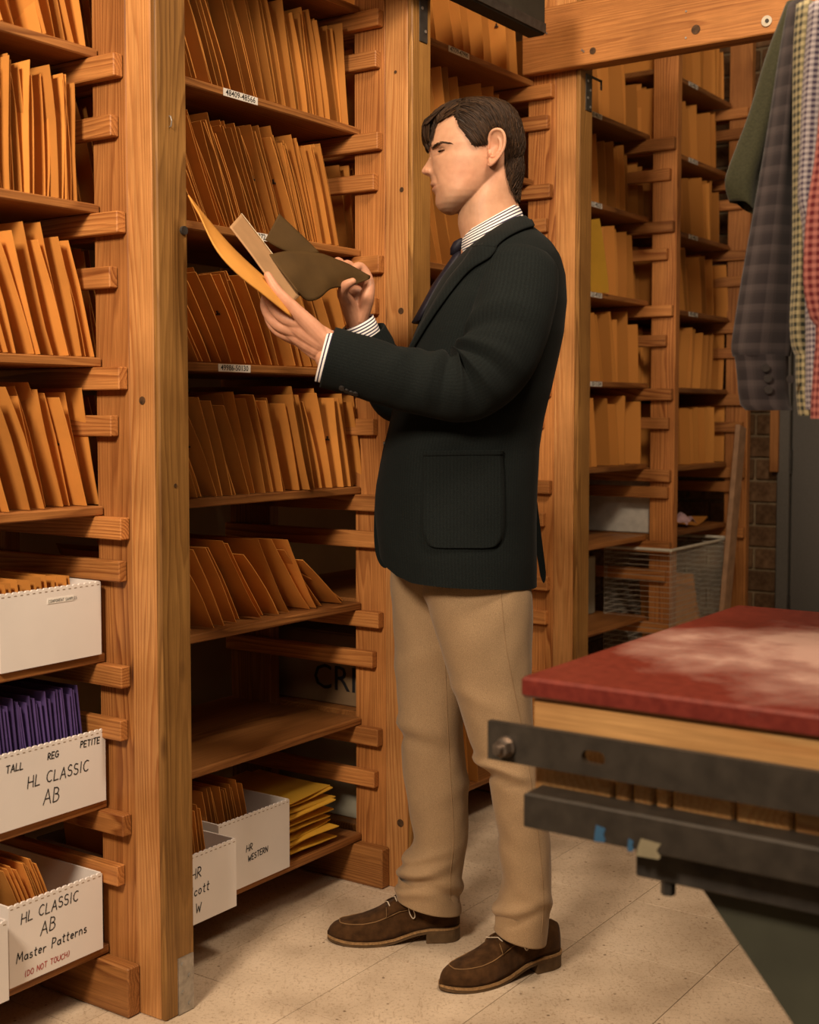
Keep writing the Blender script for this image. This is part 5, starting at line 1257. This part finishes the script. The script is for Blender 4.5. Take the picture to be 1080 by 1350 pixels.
# ---- shoes
def shoe(heel, toe, label_side, lace_flip):
    d = (toe-heel); Lr = d.length; d.normalize(); L = .300; mid = (heel+toe)/2; org = mid-d*L/2; lat = Vector((-d.y, d.x, 0))
    X = frame(d, lat, Z, (org.x, org.y, .0008))
    root = empty('shoe', org, 0); root.parent = man; root.matrix_parent_inverse = man.matrix_basis.inverted(); root['label'] = 'brown suede shoe'
    WT = [(0, .006), (.004, .018), (.015, .029), (.035, .0345), (.07, .0345), (.11, .0345), (.15, .040), (.19, .0475), (.215, .049), (.24, .0455), (.262, .0390), (.28, .029), (.292, .018), (.298, .009), (.30, .003)]
    SZ = [(0, .034), (.07, .034), (.10, .029), (.15, .0145), (.18, .011), (.25, .011), (.30, .0155)]
    HT_ = [(0, .040), (.006, .055), (.02, .064), (.05, .060), (.085, .068), (.115, .082), (.140, .083), (.165, .070), (.195, .054), (.22, .0445), (.245, .0390), (.268, .0335), (.285, .026), (.294, .017), (.30, .006)]
    def wd(x): return lerp_table(WT, x)[0]
    def sz(x): return lerp_table(SZ, x)[0]
    def up(x, a, off=0.):
        w, h, z0 = max(.003, wd(x)-.0045), lerp_table(HT_, x)[0], sz(x); cs, sn = math.cos(a), math.sin(a)
        e = .62 if x > .16 else .80
        return X @ Vector((x, (w+off)*math.copysign(abs(cs)**e, cs), z0+(h+off)*abs(sn)**(.85)))
    xs = [L*(.5-.5*math.cos(PI*i/44)) for i in range(45)]
    rings = [[up(x, PI*k/26) for k in range(27)]+[X @ Vector((x, 0, sz(x)-.002))] for x in xs]
    u_o = loft('upper', rings, 'suede', root)
    def slabs(name, mat, z_lo, z_hi, inset, xa=0., xb=L):
        pts = [x for x in xs if xa <= x <= xb]; v = []; f = []; n = len(pts)
        for x in pts:
            w = max(.0022, wd(x)-inset)
            for y, zz in ((w, z_lo(x)), (w, z_hi(x)), (-w, z_hi(x)), (-w, z_lo(x))): v.append(X @ Vector((x, y, zz)))
        for i in range(n-1):
            for k in range(4): f.append((i*4+k, i*4+(k+1) % 4, (i+1)*4+(k+1) % 4, (i+1)*4+k))
        f += [(3, 2, 1, 0), tuple((n-1)*4+k for k in range(4))]
        return MB().add((v, f)).build(name, mat, root)
    slabs('outsole', 'sole_leather', lambda x: sz(x)-.011, lambda x: sz(x)-.0045, .001); slabs('welt', 'welt_tan', lambda x: sz(x)-.0045, lambda x: sz(x), -.0005)
    slabs('heel_block', 'sole_leather', lambda x: 0., lambda x: sz(x)-.0112, .002, 0., .080)
    st = MB()
    for i in range(70):
        x = .05+.24*i/69
        for sg in (1, -1): st.box(X @ Matrix.Translation((x, sg*(wd(x)-.0012), sz(x)+.0004)), .0014, .0022, .0012)
    o = st.build('welt_stitching', 'stitch', root); o['kind'] = 'stuff'
    # apron seam round the toe, side seams, eyelet facing, laces
    ap = []
    for i in range(49):
        q = 2*i/48-1; ap.append(up(.135+.137*(1-abs(q)**2.4), PI/2-math.copysign(abs(q)**.75, q)*PI*.29, .0008))
    MB().add(tube(ap, .0013, 5)).build('apron_seam', 'stitch', root)
    for sg in (0, 1):
        A_ = lambda a: a if sg == 0 else PI-a
        v = []; nu = 8
        for j in range(10):
            x = .104+.064*j/9
            for i in range(nu): v.append(up(x, A_(.62+.72*i/(nu-1)+.12*(j/9)), .0022))
        me = pydata('eyelet_facing', v, [(j*nu+i, j*nu+i+1, (j+1)*nu+i+1, (j+1)*nu+i) for j in range(9) for i in range(nu-1)])
        o = link('eyelet_facing', me, 'suede', root, None, True); s_m = o.modifiers.new('t', 'SOLIDIFY'); s_m.thickness = .002; s_m.offset = 0
        MB().add(tube([up(.168, A_(.74+.1*i), .0036) for i in range(6)]+[up(.168-.064*t/8, A_(.70-.12*t/8), .0036) for t in range(9)], .0007, 4)).build('facing_stitch', 'stitch', root)
    for k in range(3):
        x = .128+.016*k
        MB().add(tube([up(x, 1.12, .0045), up(x+.004, PI/2-.1, .0065), up(x+.010, PI-1.12, .0045)], .0013, 6)).build('lace', 'lace', root)
    sd = -1 if lace_flip else 1
    for sg in (1, -1):
        A_ = lambda a: a if sg == sd else PI-a
        lp = [up(.126, A_(1.40), .007), up(.120, A_(1.0), .012), up(.112, A_(.72), .010), up(.104, A_(.42), .007), up(.108, A_(.33), .0065), up(.115, A_(.46), .0075), up(.121, A_(.80), .010), up(.127, A_(1.3), .008)]
        MB().add(tube([Vector(q) for q in crom([tuple(q) for q in lp], 26)], .0012, 6)).build('lace', 'lace', root)
    return root
def flr(px, py):
    a = at(px, py, 1.); k = H/(H-a.z); return Vector((a.x*k, k, 0))
shoe(flr(606, 1236), flr(432, 1240), 'far', False); sh2 = shoe(Vector((.318, 2.765, 0)), Vector((.068, 2.625, 0)), 'near', False)
# ---- the papers in his hands
def sheet(name, grid, th, mat, label, sub=9, crumple=.0):
    """grid rows of (px, py, Y); smooth sheet with thickness"""
    R_ = [crom([tuple(at(*q)) for q in row], sub*2+1) for row in grid]; cols = [crom([r[i] for r in R_], sub+1) for i in range(len(R_[0]))]
    nu, nv = len(cols), len(cols[0]); v = []
    for j in range(nv):
        for i in range(nu): p = Vector(cols[i][j]); v.append(p+Vector((0, 1, .4))*crumple*noise.noise((p.x*22, p.y*22, p.z*22)))
    me = pydata(name, v, [(j*nu+i, j*nu+i+1, (j+1)*nu+i+1, (j+1)*nu+i) for j in range(nv-1) for i in range(nu-1)])
    o = link(name, me, mat, None, None, True); sd = o.modifiers.new('t', 'SOLIDIFY'); sd.thickness = th; sd.offset = 0
    if label: tag(o, label, 'envelope' if 'envelope' in name else 'paper')
    return o
plain('kraft_shaded', (.066, .036, .010), .75, .2, nscale=20, namt=.12); plain('kraft_tan', (.42, .25, .125), .7, .2, nscale=20, namt=.08); plain('manila_held', (.60, .275, .055), .6, .25, nscale=14, namt=.08); plain('paper_edge', (.75, .62, .42), .7, .2)  # the open envelope's kraft is darkened to carry the shade of its underside
sheet('held_envelope', [[(248, 257, 2.50), (274, 289, 2.525), (310, 330, 2.545), (356, 372, 2.56), (392, 404, 2.575)], [(254, 268, 2.49), (280, 309, 2.485), (318, 348, 2.49), (358, 384, 2.52), (390, 410, 2.55)], [(262, 280, 2.475), (284, 327, 2.45), (312, 360, 2.46), (348, 389, 2.49), (384, 418, 2.53)]], .0025, 'manila_held', 'bright orange manila envelope held in the nearer hand, tip pointing up left')
fo = sheet('held_folder', [[(318, 282, 2.655), (345, 317, 2.66), (372, 353, 2.66), (399, 388, 2.66)], [(310, 291, 2.60), (336, 324, 2.60), (362, 360, 2.60), (392, 393, 2.60)], [(303, 299, 2.545), (330, 334, 2.55), (356, 369, 2.555), (386, 399, 2.56)]], .0022, 'kraft_tan', 'tan folded paper held upright against the thumb')
MB().add(tube([at(*q) for q in ((318.3, 281.6, 2.656), (345.4, 316.6, 2.661), (372.4, 352.6, 2.661), (399.4, 387.6, 2.661))], .0013, 5)).build('paper_edge', 'paper_edge', fo)
de = sheet('dark_envelope', [[(352, 336, 2.64), (380, 331, 2.67), (408, 332, 2.71), (432, 337, 2.75), (462, 350, 2.79), (488, 364, 2.815)], [(372, 360, 2.625), (394, 362, 2.655), (416, 362, 2.69), (440, 362, 2.73), (464, 362, 2.775), (488, 366, 2.812)], [(392, 384, 2.61), (404, 396, 2.64), (420, 394, 2.67), (436, 381, 2.715), (462, 378, 2.765), (487, 368, 2.808)]], .0025, 'kraft_shaded', 'open brown envelope, shade painted into its colour, pinched in the farther hand', 10, .006)
sheet('envelope_flap', [[(368, 282, 2.70), (384, 297, 2.71), (402, 314, 2.72), (421, 333, 2.73)], [(359, 299, 2.68), (374, 310, 2.69), (390, 322, 2.70), (408, 334, 2.715)], [(350, 316, 2.655), (362, 324, 2.665), (376, 331, 2.68), (390, 336, 2.695)]], .0022, 'kraft_shaded', None).parent = de
